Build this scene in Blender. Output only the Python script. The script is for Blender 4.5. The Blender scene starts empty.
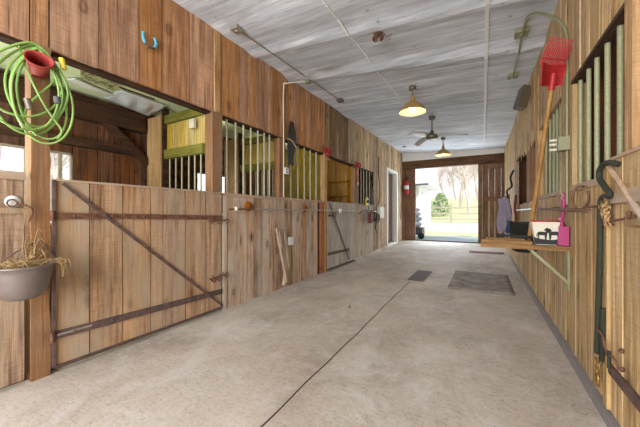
import bpy, math, random
from mathutils import Vector, Matrix
random.seed(7)
sc = bpy.context.scene
col = sc.collection
PI = math.pi
XL, XR = -2.57, 0.583          # aisle faces of the left and right stall fronts
CAM = 1.1

# ------------------------------------------------------------ helpers
class MB:
    def __init__(s): s.v=[]; s.f=[]; s.mi=[]; s.sm=[]; s.cur=0; s.xf=None
    def add(s, vs, fs, smooth=False):
        n=len(s.v)
        for p in vs:
            p=Vector(p)
            if s.xf is not None: p=s.xf@p
            s.v.append(p)
        for f in fs: s.f.append([n+i for i in f]); s.mi.append(s.cur); s.sm.append(smooth)
        return s
    def box(s,x0,x1,y0,y1,z0,z1):
        vs=[(x,y,z) for x in (x0,x1) for y in (y0,y1) for z in (z0,z1)]
        return s.add(vs,[(0,1,3,2),(4,6,7,5),(0,4,5,1),(2,3,7,6),(0,2,6,4),(1,5,7,3)])
    def beam(s,a,b,w,h,up=(0,0,1)):
        """box from a to b, w wide sideways and h along up"""
        a=Vector(a); b=Vector(b); d=(b-a).normalized(); u=Vector(up)
        r=d.cross(u).normalized(); u=r.cross(d).normalized()
        vs=[]
        for p in (a,b):
            for i,j in ((-1,-1),(1,-1),(1,1),(-1,1)): vs.append(p+r*(w/2*i)+u*(h/2*j))
        return s.add(vs,[(3,2,1,0),(4,5,6,7),(0,1,5,4),(1,2,6,5),(2,3,7,6),(3,0,4,7)])
    def tube(s,pts,r,seg=8,closed=False,cap=True):
        pts=[Vector(p) for p in pts]; n=len(pts)
        rr=r if isinstance(r,(list,tuple)) else [r]*n
        vs=[];fs=[];N=None
        for i,p in enumerate(pts):
            if closed: t=pts[(i+1)%n]-pts[i-1]
            else: t=pts[min(i+1,n-1)]-pts[max(i-1,0)]
            if t.length<1e-9: t=Vector((0,0,1))
            t.normalize()
            if N is None:
                N=t.cross(Vector((0,0,1)))
                if N.length<.1: N=t.cross(Vector((1,0,0)))
            N=(N-t*N.dot(t)); N.normalize(); B=t.cross(N)
            for k in range(seg):
                a=2*PI*k/seg; vs.append(p+(N*math.cos(a)+B*math.sin(a))*rr[i])
        m=n if closed else n-1
        for i in range(m):
            for k in range(seg):
                a=i*seg+k; b=i*seg+(k+1)%seg; c=((i+1)%n)*seg+(k+1)%seg; d=((i+1)%n)*seg+k
                fs.append((a,b,c,d))
        s.add(vs,fs,True)
        if cap and not closed:
            s.add([vs[k] for k in range(seg)],[tuple(range(seg-1,-1,-1))])
            s.add([vs[(n-1)*seg+k] for k in range(seg)],[tuple(range(seg))])
        return s
    def lathe(s,prof,c=(0,0,0),seg=24,axis='Z',cap=False):
        vs=[];fs=[];c=Vector(c)
        for r,z in prof:
            for k in range(seg):
                a=2*PI*k/seg; p=(r*math.cos(a),r*math.sin(a),z)
                if axis=='X': p=(p[2],p[0],p[1])
                if axis=='Y': p=(p[0],p[2],p[1])
                vs.append(c+Vector(p))
        for i in range(len(prof)-1):
            for k in range(seg):
                fs.append((i*seg+k,i*seg+(k+1)%seg,(i+1)*seg+(k+1)%seg,(i+1)*seg+k))
        return s.add(vs,fs,True)
    def prism(s,poly,axis,a,b):
        """poly: 2D points; axis X -> (y,z), Y -> (x,z), Z -> (x,y); from a to b"""
        def P(u,v,w): return {'X':(w,u,v),'Y':(u,w,v),'Z':(u,v,w)}[axis]
        n=len(poly); vs=[P(u,v,a) for u,v in poly]+[P(u,v,b) for u,v in poly]
        fs=[tuple(range(n)),tuple(range(2*n-1,n-1,-1))]+[(i,(i+1)%n,n+(i+1)%n,n+i) for i in range(n)]
        return s.add(vs,fs)
    def sheet(s,fn,nu,nv,t=0.0,nrm=(0,0,1)):
        """grid surface fn(u,v); if t, given thickness along nrm"""
        vs=[Vector(fn(i/nu,j/nv)) for i in range(nu+1) for j in range(nv+1)]
        W=nv+1; q=[(i*W+j,(i+1)*W+j,(i+1)*W+j+1,i*W+j+1) for i in range(nu) for j in range(nv)]
        if not t: return s.add(vs,q,True)
        n=len(vs); nn=Vector(nrm)*t
        vs2=vs+[p+nn for p in vs]
        fs=list(q)+[tuple(n+k for k in reversed(f)) for f in q]
        edge=[i*W for i in range(nu+1)]+[nu*W+j for j in range(1,W)]+[i*W+nv for i in range(nu-1,-1,-1)]+[j for j in range(nv-1,0,-1)]
        for a,b in zip(edge,edge[1:]+edge[:1]): fs.append((a,n+a,n+b,b))
        return s.add(vs2,fs,True)
    def sphere(s,c,r,seg=14,rings=8,sc=(1,1,1)):
        c=Vector(c); vs=[];fs=[]
        for i in range(rings+1):
            th=PI*i/rings
            for k in range(seg):
                a=2*PI*k/seg
                vs.append(c+Vector((r*sc[0]*math.sin(th)*math.cos(a),r*sc[1]*math.sin(th)*math.sin(a),r*sc[2]*math.cos(th))))
        for i in range(rings):
            for k in range(seg): fs.append((i*seg+k,(i+1)*seg+k,(i+1)*seg+(k+1)%seg,i*seg+(k+1)%seg))
        return s.add(vs,fs,True)
    def build(s,name,mat,parent=None,base=None):
        mats=mat if isinstance(mat,(list,tuple)) else [mat]
        off=Vector((0,0,0))
        if parent is not None:
            q=parent
            while q is not None: off+=Vector(q.location); q=q.parent
        elif base is not None: off=Vector(base)
        me=bpy.data.meshes.new(name)
        me.from_pydata([p-off for p in s.v],[],s.f)
        for m in mats: me.materials.append(m)
        for p,i,k in zip(me.polygons,s.mi,s.sm): p.material_index=i; p.use_smooth=k
        me.update()
        o=bpy.data.objects.new(name,me); col.objects.link(o)
        if parent is not None: o.parent=parent
        elif base is not None: o.location=off
        return o
def tag(o,label=None,cat=None,group=None,kind=None):
    if label: o['label']=label
    if cat: o['category']=cat
    if group: o['group']=group
    if kind: o['kind']=kind
    return o
def thing(name,label,cat,loc,group=None):
    o=bpy.data.objects.new(name,None); col.objects.link(o); o.location=loc
    o.empty_display_size=.1
    return tag(o,label,cat,group)
def struct(name,mb,mat,**k):
    o=mb.build(name,mat,**k)
    if not k.get('parent'): o['kind']='structure'
    return o
def copy_tree(o,parent=None):
    c=o.copy(); col.objects.link(c); c.parent=parent
    for ch in [x for x in bpy.data.objects if x.parent==o]: copy_tree(ch,c)
    return c
def arc(a,b,sag,n=10,d=(0,0,-1)):
    a=Vector(a);b=Vector(b);d=Vector(d)
    return [a.lerp(b,i/n)+d*sag*4*(i/n)*(1-i/n) for i in range(n+1)]
def smoothpts(P,n=6):
    """Catmull-Rom through P"""
    P=[Vector(p) for p in P]; out=[]
    for i in range(len(P)-1):
        p0=P[max(i-1,0)];p1=P[i];p2=P[i+1];p3=P[min(i+2,len(P)-1)]
        for k in range(n):
            t=k/n
            out.append(.5*((2*p1)+(p2-p0)*t+(2*p0-5*p1+4*p2-p3)*t*t+(3*p1-p0-3*p2+p3)*t**3))
    out.append(P[-1]); return out

# ------------------------------------------------------------ materials
def srgb(r,g,b):
    f=lambda c:(c/255/12.92) if c/255<=.04045 else ((c/255+.055)/1.055)**2.4
    return (f(r),f(g),f(b),1)
class NT:
    def __init__(s,name,rough=.8,metal=0.0,spec=.3):
        s.m=bpy.data.materials.new(name); s.m.use_nodes=True; s.t=s.m.node_tree
        s.b=s.t.nodes['Principled BSDF']; s.b.inputs['Roughness'].default_value=rough
        s.b.inputs['Metallic'].default_value=metal; s.b.inputs['Specular IOR Level'].default_value=spec
    def n(s,ty,**k):
        o=s.t.nodes.new(ty)
        for a,v in k.items():
            if a.startswith('i_'): o.inputs[a[2:].replace('_',' ')].default_value=v
            else: setattr(o,a,v)
        return o
    def l(s,a,b): s.t.links.new(a,b)
    def math(s,op,a,b=None,clamp=False):
        o=s.n('ShaderNodeMath',operation=op); o.use_clamp=clamp
        for i,v in enumerate((a,b)):
            if v is None: continue
            if isinstance(v,(int,float)): o.inputs[i].default_value=v
            else: s.l(v,o.inputs[i])
        return o.outputs[0]
    def mix(s,fac,a,b,bt='MIX'):
        o=s.n('ShaderNodeMix',data_type='RGBA',blend_type=bt)
        for k,v in ((0,fac),(6,a),(7,b)):
            if isinstance(v,(int,float,tuple)): o.inputs[k].default_value=v
            else: s.l(v,o.inputs[k])
        return o.outputs[2]
    def ramp(s,fac,stops):
        o=s.n('ShaderNodeValToRGB'); r=o.color_ramp
        while len(r.elements)<len(stops): r.elements.new(.5)
        for e,(p,c) in zip(r.elements,stops): e.position=p; e.color=c if isinstance(c,tuple) else (c,c,c,1)
        s.l(fac,o.inputs[0]); return o.outputs[0]
    def coords(s,scale=(1,1,1),off=None,src='Object'):
        tc=s.n('ShaderNodeTexCoord'); v=tc.outputs[src]
        if off is not None:
            a=s.n('ShaderNodeVectorMath',operation='ADD'); s.l(v,a.inputs[0]); s.l(off,a.inputs[1]); v=a.outputs[0]
        m=s.n('ShaderNodeVectorMath',operation='MULTIPLY'); s.l(v,m.inputs[0]); m.inputs[1].default_value=scale
        return m.outputs[0]
    def noise(s,vec,scale=1,detail=4,rough=.55,dist=0):
        o=s.n('ShaderNodeTexNoise',i_Scale=scale,i_Detail=detail,i_Roughness=rough,i_Distortion=dist); s.l(vec,o.inputs['Vector']); return o.outputs['Fac']
    def bump(s,h,st=.4,d=.01):
        o=s.n('ShaderNodeBump',i_Strength=st,i_Distance=d); s.l(h,o.inputs['Height']); s.l(o.outputs[0],s.b.inputs['Normal'])
    def out(s,c): s.l(c,s.b.inputs['Base Color']); return s.m
def islandvec(t,k=37.0):
    g=t.n('ShaderNodeNewGeometry'); r=g.outputs['Random Per Island']
    c=t.n('ShaderNodeCombineXYZ'); t.l(t.math('MULTIPLY',r,k),c.inputs[0]); t.l(t.math('MULTIPLY',r,k*1.7),c.inputs[1]); t.l(t.math('MULTIPLY',r,k*2.3),c.inputs[2])
    return c.outputs[0],r
def wood(name,lo,hi,grey=None,greyamt=.5,axis='Z',knots=.8,vary=.35,rough=.85,pink=None,bump=.35,lowgrey=False):
    t=NT(name,rough); iv,r=islandvec(t)
    st={'Z':(16,16,1.1),'Y':(16,1.1,16),'X':(1.1,16,16)}[axis]
    st2={'Z':(70,70,2.2),'Y':(70,2.2,70),'X':(2.2,70,70)}[axis]
    g1=t.noise(t.coords(st,iv),1,5,.6,.9); g2=t.noise(t.coords(st2,iv),1,3,.6)
    gg=t.math('ADD',t.math('MULTIPLY',t.math('SUBTRACT',g1,.5),2.6),t.math('ADD',.5,t.math('MULTIPLY',t.math('SUBTRACT',g2,.5),1.8)),True)
    base=t.mix(gg,lo,hi)
    sw={'Z':(9,9,150),'Y':(9,150,9),'X':(150,9,9)}[axis]
    saw=t.noise(t.coords(sw,iv),1,2,.5,.3)
    base=t.mix(t.math('MULTIPLY',t.ramp(saw,[(.50,0.0),(.68,1.0)]),.32),base,tuple(c*.62 for c in lo[:3])+(1,))
    blot=t.noise(t.coords({'Z':(6,6,3),'Y':(6,3,6),'X':(3,6,6)}[axis],iv),1,6,.72,.4)
    base=t.mix(t.math('MULTIPLY',t.ramp(blot,[(.50,0.0),(.72,1.0)]),.45),base,tuple(c*.6 for c in lo[:3])+(1,))
    crack=t.noise(t.coords({'Z':(95,95,1.4),'Y':(95,1.4,95),'X':(1.4,95,95)}[axis],iv),1,2,.5,.5)
    base=t.mix(t.math('MULTIPLY',t.ramp(crack,[(.27,1.0),(.34,0.0)]),.7),base,tuple(c*.35 for c in lo[:3])+(1,))
    # board to board difference
    hv=t.n('ShaderNodeHueSaturation'); t.l(base,hv.inputs['Color'])
    t.l(t.math('ADD',t.math('MULTIPLY',r,vary*1.25),1-vary*.5),hv.inputs['Value'])
    r2=t.math('FRACT',t.math('MULTIPLY',r,13.7)); t.l(t.math('ADD',t.math('MULTIPLY',r2,.35),.82),hv.inputs['Saturation'])
    c=hv.outputs[0]
    if grey:
        w=t.noise(t.coords({'Z':(5,5,1.2),'Y':(5,1.2,5),'X':(1.2,5,5)}[axis],iv),1,5,.65)
        f=t.ramp(w,[(.42,0.0),(.66,1.0)]); f=t.math('MULTIPLY',f,greyamt)
        f=t.math('ADD',f,t.math('MULTIPLY',t.math('GREATER_THAN',r2,.72),greyamt*.5),True)
        if lowgrey:
            sx=t.n('ShaderNodeSeparateXYZ'); tc=t.n('ShaderNodeTexCoord'); t.l(tc.outputs['Object'],sx.inputs[0])
            mr=t.n('ShaderNodeMapRange'); t.l(sx.outputs[1],mr.inputs[0]); mr.inputs[1].default_value=4.2; mr.inputs[2].default_value=6.5; mr.inputs[3].default_value=0; mr.inputs[4].default_value=.65
            f=t.math('ADD',f,mr.outputs[0],True)
        c=t.mix(f,c,grey)
    # knots
    ks={'Z':(.45,5.0,2.8),'Y':(7,2.6,3),'X':(2.6,7,3)}[axis]
    vo=t.n('ShaderNodeTexVoronoi',i_Scale=1.0); t.l(t.coords(ks,iv),vo.inputs['Vector'])
    k=t.ramp(vo.outputs['Distance'],[(.0,1.0),(.09,.95),(.13,.45),(.17,.7),(.21,.2),(.34,.0)])
    pick=t.math('GREATER_THAN',t.math('FRACT',t.math('MULTIPLY',vo.outputs['Color'],1.0)),.5)
    c=t.mix(t.math('MULTIPLY',t.math('MULTIPLY',k,pick),knots),c,(lo[0]*.35,lo[1]*.28,lo[2]*.25,1))
    t.bump(t.math('ADD',t.math('ADD',g2,t.math('MULTIPLY',g1,.6)),t.math('MULTIPLY',saw,.35)),bump,.008)
    return t.out(c)
def plain(name,c,rough=.6,metal=0,spec=.4,var=.12,scale=14,bump=.1):
    t=NT(name,rough,metal,spec); n=t.noise(t.coords((1,1,1)),scale,4)
    d=tuple(x*(1-var*2) for x in c[:3])+(1,)
    if bump: t.bump(n,bump,.004)
    return t.out(t.mix(n,d,tuple(min(1,x*(1+var)) for x in c[:3])+(1,)))
def rust(name,a,b,metal=.35,rough=.75,scale=22):
    t=NT(name,rough,metal); n=t.noise(t.coords((1,1,1)),scale,6,.7); t.bump(n,.3,.003)
    return t.out(t.mix(t.ramp(n,[(.35,0.0),(.6,1.0)]),a,b))
def emit(name,c,st):
    t=NT(name); t.b.inputs['Emission Color'].default_value=c; t.b.inputs['Emission Strength'].default_value=st
    t.b.inputs['Base Color'].default_value=c; return t.m

M={}
M['header']=wood('header_boards',srgb(136,92,60),srgb(200,150,106),grey=srgb(160,128,98),greyamt=.35,knots=.95,vary=.26)
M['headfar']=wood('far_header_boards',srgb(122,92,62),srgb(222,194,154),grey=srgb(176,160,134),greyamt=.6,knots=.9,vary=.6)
M['lower']=wood('stall_front_boards',srgb(116,80,52),srgb(208,166,124),grey=srgb(196,184,168),greyamt=.9,knots=.9,vary=.6,lowgrey=True)
M['doorw']=wood('door_boards',srgb(116,86,60),srgb(192,154,116),grey=srgb(170,150,126),greyamt=1.0,knots=.5,vary=.35)
M['doorg']=wood('grey_door_boards',srgb(150,138,124),srgb(206,198,186),grey=srgb(160,160,158),greyamt=.5,knots=.4,vary=.3)
M['right']=wood('right_boards',srgb(134,102,58),srgb(216,184,132),grey=srgb(178,158,126),greyamt=.5,knots=.7,vary=.32)
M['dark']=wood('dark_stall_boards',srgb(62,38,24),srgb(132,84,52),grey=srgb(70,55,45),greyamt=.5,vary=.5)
M['darkh']=wood('dark_rails',srgb(40,28,22),srgb(82,60,46),axis='Y',vary=.2,knots=.2)
M['brown']=wood('brown_door_boards',srgb(88,64,50),srgb(138,106,84),grey=srgb(140,120,104),greyamt=.3,vary=.3)
M['beamx']=wood('beam_wood',srgb(70,52,40),srgb(118,92,74),axis='X',vary=.15,knots=.3)
M['post']=wood('post_wood',srgb(100,70,48),srgb(158,116,82),grey=srgb(140,114,90),greyamt=.6,vary=.15)
M['postl']=wood('light_post_wood',srgb(150,120,90),srgb(200,170,134),vary=.12,knots=.4)
M['trimy']=wood('rail_wood_y',srgb(150,118,90),srgb(205,178,146),axis='Y',grey=srgb(170,158,144),greyamt=.6,vary=.1,knots=.2)
M['yel']=wood('yellow_boards',srgb(156,130,66),srgb(206,182,108),vary=.22,knots=.25)
M['olive']=wood('olive_plywood',srgb(112,96,34),srgb(158,140,66),vary=.15,knots=.15)
M['amber']=wood('amber_boards',srgb(116,84,36),srgb(164,126,66),vary=.3,knots=.2)
M['green']=wood('green_beam',srgb(96,94,50),srgb(140,136,78),axis='X',vary=.1,knots=.2)
M['shelf']=wood('shelf_wood',srgb(112,86,62),srgb(168,138,104),axis='X',vary=.15,knots=.3)
M['handle']=wood('handle_wood',srgb(138,104,66),srgb(172,138,96),vary=.05,knots=0,rough=.5)
M['galv']=rust('galvanised_bar',srgb(150,146,124),srgb(182,178,154),.3,.55,40)
M['galvg']=rust('greenish_bar',srgb(140,142,108),srgb(164,164,130),.2,.6,90)
M['steel']=plain('conduit_steel',srgb(168,164,150),.45,.5)
M['steelg']=plain('olive_conduit',srgb(140,138,104),.5,.4)
M['rust']=rust('rusty_iron',srgb(88,58,44),srgb(132,96,76))
M['iron']=rust('dark_iron',srgb(84,68,64),srgb(116,94,88))
M['brass']=rust('old_brass',srgb(120,90,44),srgb(178,146,84),.7,.4)
M['pan']=plain('grey_basket',srgb(128,118,112),.35,.35)
M['hose']=plain('green_hose',srgb(138,176,92),.4,var=.15,scale=8)
M['red']=plain('red_plastic',srgb(176,40,42),.5,var=.15)
M['redc']=plain('red_hanger',srgb(158,58,52),.55,var=.35,scale=10)
M['pink']=plain('pink_plastic',srgb(166,54,106),.4,var=.1)
M['white']=plain('white_paint',srgb(226,226,222),.6,var=.05)
M['cream']=plain('cream_paint',srgb(214,210,190),.6,var=.08)
M['black']=plain('black_rubber',srgb(38,38,36),.55,var=.2)
M['blackg']=plain('black_green_rope',srgb(48,50,38),.8,var=.25,scale=60,bump=.4)
M['teal']=plain('teal_rope',srgb(90,180,200),.7,var=.2,scale=50)
M['yellow']=plain('yellow_plastic',srgb(226,208,70),.5)
M['straw']=plain('straw',srgb(168,142,98),.9,var=.25)
M['husk']=plain('dry_husk',srgb(206,168,118),.9,var=.35)
M['blue']=plain('blue_cloth',srgb(62,84,128),.9,var=.25,scale=30)
M['lilac']=plain('grey_lilac_cloth',srgb(168,158,172),.9,var=.3,scale=26)
M['maroon']=plain('maroon_rope',srgb(128,52,50),.8,var=.25)
M['speaker']=plain('speaker_brown',srgb(88,74,48),.7)
M['shade']=plain('lamp_enamel',srgb(176,140,84),.4,.2)
M['shadein']=plain('lamp_inside',srgb(204,170,124),.6,var=.04)
M['pewter']=plain('pewter',srgb(120,112,98),.5,.5)
M['blade']=plain('fan_blade',srgb(196,192,190),.5,.2)
M['bulb']=emit('bulb_glow',(1,.86,.62,1),6)
M['leaf']=plain('evergreen',srgb(158,178,128),.9,var=.3,scale=2)
M['bark']=plain('pale_bark',srgb(214,198,192),.9,var=.12)
M['fence']=plain('fence_wood',srgb(176,166,146),.9)
M['roofg']=plain('pale_metal_roof',srgb(214,214,220),.6,var=.05)
M['siding']=plain('white_siding',srgb(232,230,228),.7,var=.03)
M['dkgrey']=plain('dark_grey',srgb(92,92,94),.8)
M['glassf']=plain('window_frame',srgb(150,140,124),.6)

def mat_floor():
    t=NT('concrete_floor',.75,spec=.25)
    a=t.noise(t.coords((.9,.7,1)),1.2,7,.62,.5); b=t.noise(t.coords((3,3,3)),3,6,.7); c=t.noise(t.coords((1,1,1)),45,3,.6)
    s=t.noise(t.coords((6,22,1)),2.2,4,.6,.6)
    base=t.mix(t.ramp(a,[(.32,0.0),(.68,1.0)]),srgb(162,150,136),srgb(208,198,184))
    base=t.mix(t.math('MULTIPLY',t.ramp(b,[(.45,0.0),(.62,1.0)]),.35),base,srgb(206,202,196))
    base=t.mix(t.math('MULTIPLY',t.ramp(s,[(.52,0.0),(.72,1.0)]),.35),base,srgb(128,122,118))
    base=t.mix(t.math('MULTIPLY',t.ramp(c,[(.34,1.0),(.46,0.0)]),.35),base,srgb(120,110,104))
    pw=t.ramp(t.noise(t.coords((1.3,1.0,1)),1.7,8,.75,.6),[(.50,0.0),(.60,1.0)])
    base=t.mix(t.math('MULTIPLY',pw,.45),base,srgb(214,210,206))
    # small dark pits in patches
    vo=t.n('ShaderNodeTexVoronoi',i_Scale=48.0); t.l(t.coords(),vo.inputs['Vector'])
    pit=t.ramp(vo.outputs['Distance'],[(.14,1.0),(.24,0.0)])
    mask=t.ramp(t.noise(t.coords(),2.6,4,.6),[(.55,0.0),(.70,1.0)])
    base=t.mix(t.math('MULTIPLY',t.math('MULTIPLY',pit,mask),1.0),base,srgb(84,76,72))
    # warm dirty stain and pale worn patch
    w=t.ramp(t.noise(t.coords((1,.6,1)),.8,5,.6),[(.5,0.0),(.75,1.0)])
    base=t.mix(t.math('MULTIPLY',w,.3),base,srgb(158,134,112))
    t.bump(t.math('ADD',b,t.math('MULTIPLY',c,.5)),.35,.008)
    return t.out(base)
M['floor']=mat_floor()
def mat_ceiling():
    t=NT('whitewashed_ceiling',.85,spec=.15); iv,r=islandvec(t,11)
    a=t.noise(t.coords((1.0,11,1),iv),1,6,.72,.5); b=t.noise(t.coords((1.0,3.2,1)),1.1,5,.6,.6); c=t.noise(t.coords((3,75,1),iv),1,3,.6)
    base=t.mix(t.ramp(a,[(.34,0.0),(.62,1.0)]),srgb(176,181,188),srgb(234,239,246))
    base=t.mix(t.math('MULTIPLY',t.ramp(b,[(.38,1.0),(.60,0.0)]),.55),base,srgb(174,179,186))
    base=t.mix(t.math('MULTIPLY',t.ramp(c,[(.30,1.0),(.40,0.0)]),.45),base,srgb(132,130,128))
    hv=t.n('ShaderNodeHueSaturation'); t.l(base,hv.inputs['Color']); t.l(t.math('ADD',t.math('MULTIPLY',r,.16),.92),hv.inputs['Value'])
    # knots bleeding through and one old water stain on the left
    vo=t.n('ShaderNodeTexVoronoi',i_Scale=3.2); t.l(t.coords((1,1,.1)),vo.inputs['Vector'])
    k=t.ramp(vo.outputs['Distance'],[(.03,1.0),(.09,0.0)])
    col_=t.mix(t.math('MULTIPLY',k,.6),hv.outputs[0],srgb(116,106,98))
    sx=t.n('ShaderNodeSeparateXYZ'); tc=t.n('ShaderNodeTexCoord'); t.l(tc.outputs['Object'],sx.inputs[0])
    dy=t.math('ABSOLUTE',t.math('SUBTRACT',sx.outputs[1],3.5)); fy=t.math('SUBTRACT',1.0,t.math('MULTIPLY',dy,6.0),True)
    fx=t.math('MULTIPLY',t.math('SUBTRACT',-1.35,sx.outputs[0]),2.5,True)
    wn=t.ramp(t.noise(t.coords((2,6,1)),2,4),[(.3,.3),(.6,1.0)])
    col_=t.mix(t.math('MULTIPLY',t.math('MULTIPLY',t.math('MULTIPLY',fy,fx),wn),.75,True),col_,srgb(128,110,98))
    t.bump(t.math('ADD',a,t.math('MULTIPLY',c,.5)),.3,.006)
    return t.out(col_)
M['ceil']=mat_ceiling()
def mat_stallceil():
    t=NT('pale_green_ceiling',.7); iv,r=islandvec(t,9)
    a=t.noise(t.coords((14,1.5,1),iv),1,4)
    return t.out(t.mix(a,srgb(186,202,150),srgb(226,236,204)))  # green tint holds both green paint and light bounced off grass
M['stallceil']=mat_stallceil()
def mat_ground():
    t=NT('yard_ground',.95,spec=.05)
    n=t.noise(t.coords(),.35,6,.6); n2=t.noise(t.coords(),3,4)
    sx=t.n('ShaderNodeSeparateXYZ'); tc=t.n('ShaderNodeTexCoord'); t.l(tc.outputs['Object'],sx.inputs[0])
    grass=t.mix(n2,srgb(178,190,134),srgb(214,214,174))
    gravel=t.mix(n2,srgb(222,216,206),srgb(240,236,228))
    wet=t.mix(n2,srgb(150,156,162),srgb(186,190,192))  # bluish grey ground nearest the barn
    y=t.math('ADD',sx.outputs[1],t.math('MULTIPLY',t.math('SUBTRACT',n,.5),5.0))
    g1=t.math('MULTIPLY',t.math('GREATER_THAN',y,15.0),1.0); g2=t.math('MULTIPLY',t.math('GREATER_THAN',y,19.0),1.0); g3=t.math('GREATER_THAN',y,26.5)
    bluegrey_grass=t.mix(t.ramp(t.noise(t.coords((.5,1.5,1)),.9,3),[(.5,0.0),(.58,1.0)]),wet,srgb(136,156,104))
    c=t.mix(g1,bluegrey_grass,grass); c=t.mix(g2,c,gravel); c=t.mix(g3,c,grass)
    side=t.math('LESS_THAN',sx.outputs[0],-4.5)
    c=t.mix(side,c,grass)
    return t.out(c)
M['ground']=mat_ground()

# ------------------------------------------------------------ floor, ceiling
def fz(y): return 0 if y<6.2 else (y-6.2)*.0273
XLc,XRc=-2.57,.553
mb=MB()
ys=[-3,1.5,6.2,10.75]
mb.sheet(lambda u,v:(XLc-.2+u*(XR+.3-XLc+.2),[-3,6.2,10.8][int(round(v*2))],fz([-3,6.2,10.8][int(round(v*2))])),1,2,-.15)
for k,s_ in enumerate(mb.sm): mb.sm[k]=False
struct('floor',mb,M['floor'])
# contraction joint: thin dark crack laid as a narrow recess filler
mb=MB(); pts=[]
y=-.5
while y<4.75: pts.append((-.975+.004*math.sin(y*3.1)+.003*math.sin(y*11)-.012*y,y,-.0+.0012)); y+=.12
for a,b in zip(pts,pts[1:]): mb.beam(a,b,.009,.002)
struct('trim_1',mb,plain('crack_dirt',srgb(62,54,50),.95))
mb=MB()
pts=[(.05,1.72,.001),(.075,1.6,.001),(.06,1.5,.001),(.10,1.38,.001)]
for a,b in zip(pts,pts[1:]): mb.beam(a,b,.005,.002)
struct('trim_2',mb,plain('crack_dirt_small',srgb(84,74,68),.95))

def cz(x,y):
    z=3.10-(x-XL)/(XR-XL)*.17+.019*y
    amp=.06*math.exp(-((y-3.78-.15*(x+1))/.12)**2)+.035*math.exp(-((y-3.0-.1*x)/.11)**2)+.02*math.exp(-((y-5.6)/.2)**2)+.018*math.exp(-((y-2.35)/.2)**2)+.003*math.sin(y*4.1+x)
    return z-amp*(1 if x<.5 else .7)
mb=MB()
# boards running across the aisle
y=-3.0
while y<10.7:
    w=random.choice([.28,.33,.42]); y1=min(y+w,10.75)
    def fn(u,v,y=y,y1=y1): 
        yy=y+.002+(y1-y-.003)*v; xx=XL-.05+u*(XR-XL+.1); return (xx,yy,cz(xx,yy))
    mb.sheet(fn,26,4,.02)
    y=y1
for k_ in range(len(mb.sm)): mb.sm[k_]=False
mb.box(XL-.1,XR+.1,-3,10.8,3.38,3.42)
struct('ceiling',mb,M['ceil'])
# seam battens of the ceiling
mb=MB(); 
P=[(.035,2.2+i*.25) for i in range(30)]
for (x,a),(x2,b) in zip(P,P[1:]):
    j=.004*math.sin(a*9); mb.beam((x+j,a,cz(x,a)-.006),(x2-j,b+.01,cz(x2,b)-.006),.035,.016)
struct('trim_3',mb,M['white'])
mb=MB()
P=[(-1.275,1.6+i*.25) for i in range(16)]
for (x,a),(x2,b) in zip(P,P[1:]): mb.beam((x,a,cz(x,a)-.004),(x2,b-.02,cz(x2,b)-.004),.022,.012)
struct('trim_4',mb,M['white'])

# ------------------------------------------------------------ left wall
def boards(mb,face,t,ys,z0,z1,side=-1,gap=.009,jit=.006):
    """upright boards between successive ys; face = aisle face x, side -1: the board lies to -x"""
    for a,b in zip(ys,ys[1:]):
        j=random.uniform(-jit,jit)
        g0=gap; gap_=min(.032,gap+max(0,a-1.8)*.0042) if jit>.004 else gap
        zt=z1(a,b) if callable(z1) else z1
        zb=z0(a,b) if callable(z0) else z0
        xf=face+j; mb.box(min(xf,xf+side*t),max(xf,xf+side*t),a+gap_/2,b-gap_/2,zb,zt)
hy=[-3.0,-2.7,-2.4,-2.15,-1.85,-1.6,-1.3,-1.05,-.8,-.5,-.22,.05,.3,.52,.671,.764,1.056,1.35,1.552,1.841,2.123,2.205,2.507,2.66,2.805,2.96,3.107,3.264,3.44,3.60,3.83,4.02,4.17,4.40,4.673,4.87,5.12,5.41,5.75,6.11,6.42,6.75,7.1,7.45,7.8,8.1,8.35,8.62]
def ctop(a,b): return cz(XL,(a+b)/2)+.03
mb=MB()
near=[y for y in hy if y<=4.68]; far=[y for y in hy if y>=4.67 and y<=7.46]
boards(mb,XL,.03,near,lambda a,b:2.225+random.uniform(-.003,.003),ctop)
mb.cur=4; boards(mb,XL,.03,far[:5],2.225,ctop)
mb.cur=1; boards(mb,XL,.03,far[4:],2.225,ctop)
full=[7.45,7.62,7.8,7.98,8.1,8.35,8.62]
boards(mb,XL,.03,full,lambda a,b:.05,ctop)
boards(mb,XL,.03,[8.62,8.85,9.1,9.35,9.6,9.83],lambda a,b:2.47,ctop)
boards(mb,XL,.03,[9.83,10.05,10.3,10.62],lambda a,b:.1,ctop)
mb.cur=2
lowy=[2.26,2.33,2.49,2.52,2.64,2.767,2.921,3.086,3.287,3.507,3.63,3.747,3.88,4.013,4.205,4.412,4.50,4.66]
boards(mb,XL,.03,lowy[:-2],0,1.30); mb.cur=5; boards(mb,XL,.03,lowy[-2:],0,1.30); mb.cur=2
boards(mb,XL,.03,[6.13,6.3,6.55,6.8,7.0,7.2,7.45],.05,1.30)
mb.cur=3   # dark sheathing behind so no daylight leaks through the joints
mb.box(XL-.045,XL-.031,-3,8.6,2.24,3.3); mb.box(XL-.045,XL-.031,2.27,4.65,0,1.29); mb.box(XL-.045,XL-.031,6.14,8.6,0.02,1.29)
mb.box(XL-.045,XL-.031,7.46,8.6,1.2,2.3); mb.box(XL-.045,XL-.031,9.85,10.6,.0,3.3); mb.box(XL-.045,XL-.031,8.5,9.9,2.5,3.3)
mb.box(XL-.045,XL-.031,-3,-.6,0,1.3)
boards(mb,XL,.03,[-3,-2.7,-2.4,-2.1,-1.8,-1.5,-1.2,-.9,-.6],0,2.23)
mb.cur=0
struct('wall_left',mb,[M['header'],M['headfar'],M['lower'],M['dark'],wood('knotty_boards',srgb(84,62,40),srgb(200,168,124),grey=srgb(104,84,60),greyamt=.8,knots=1,vary=.2),wood('orange_board',srgb(140,78,38),srgb(184,116,62),vary=.1)])
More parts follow.
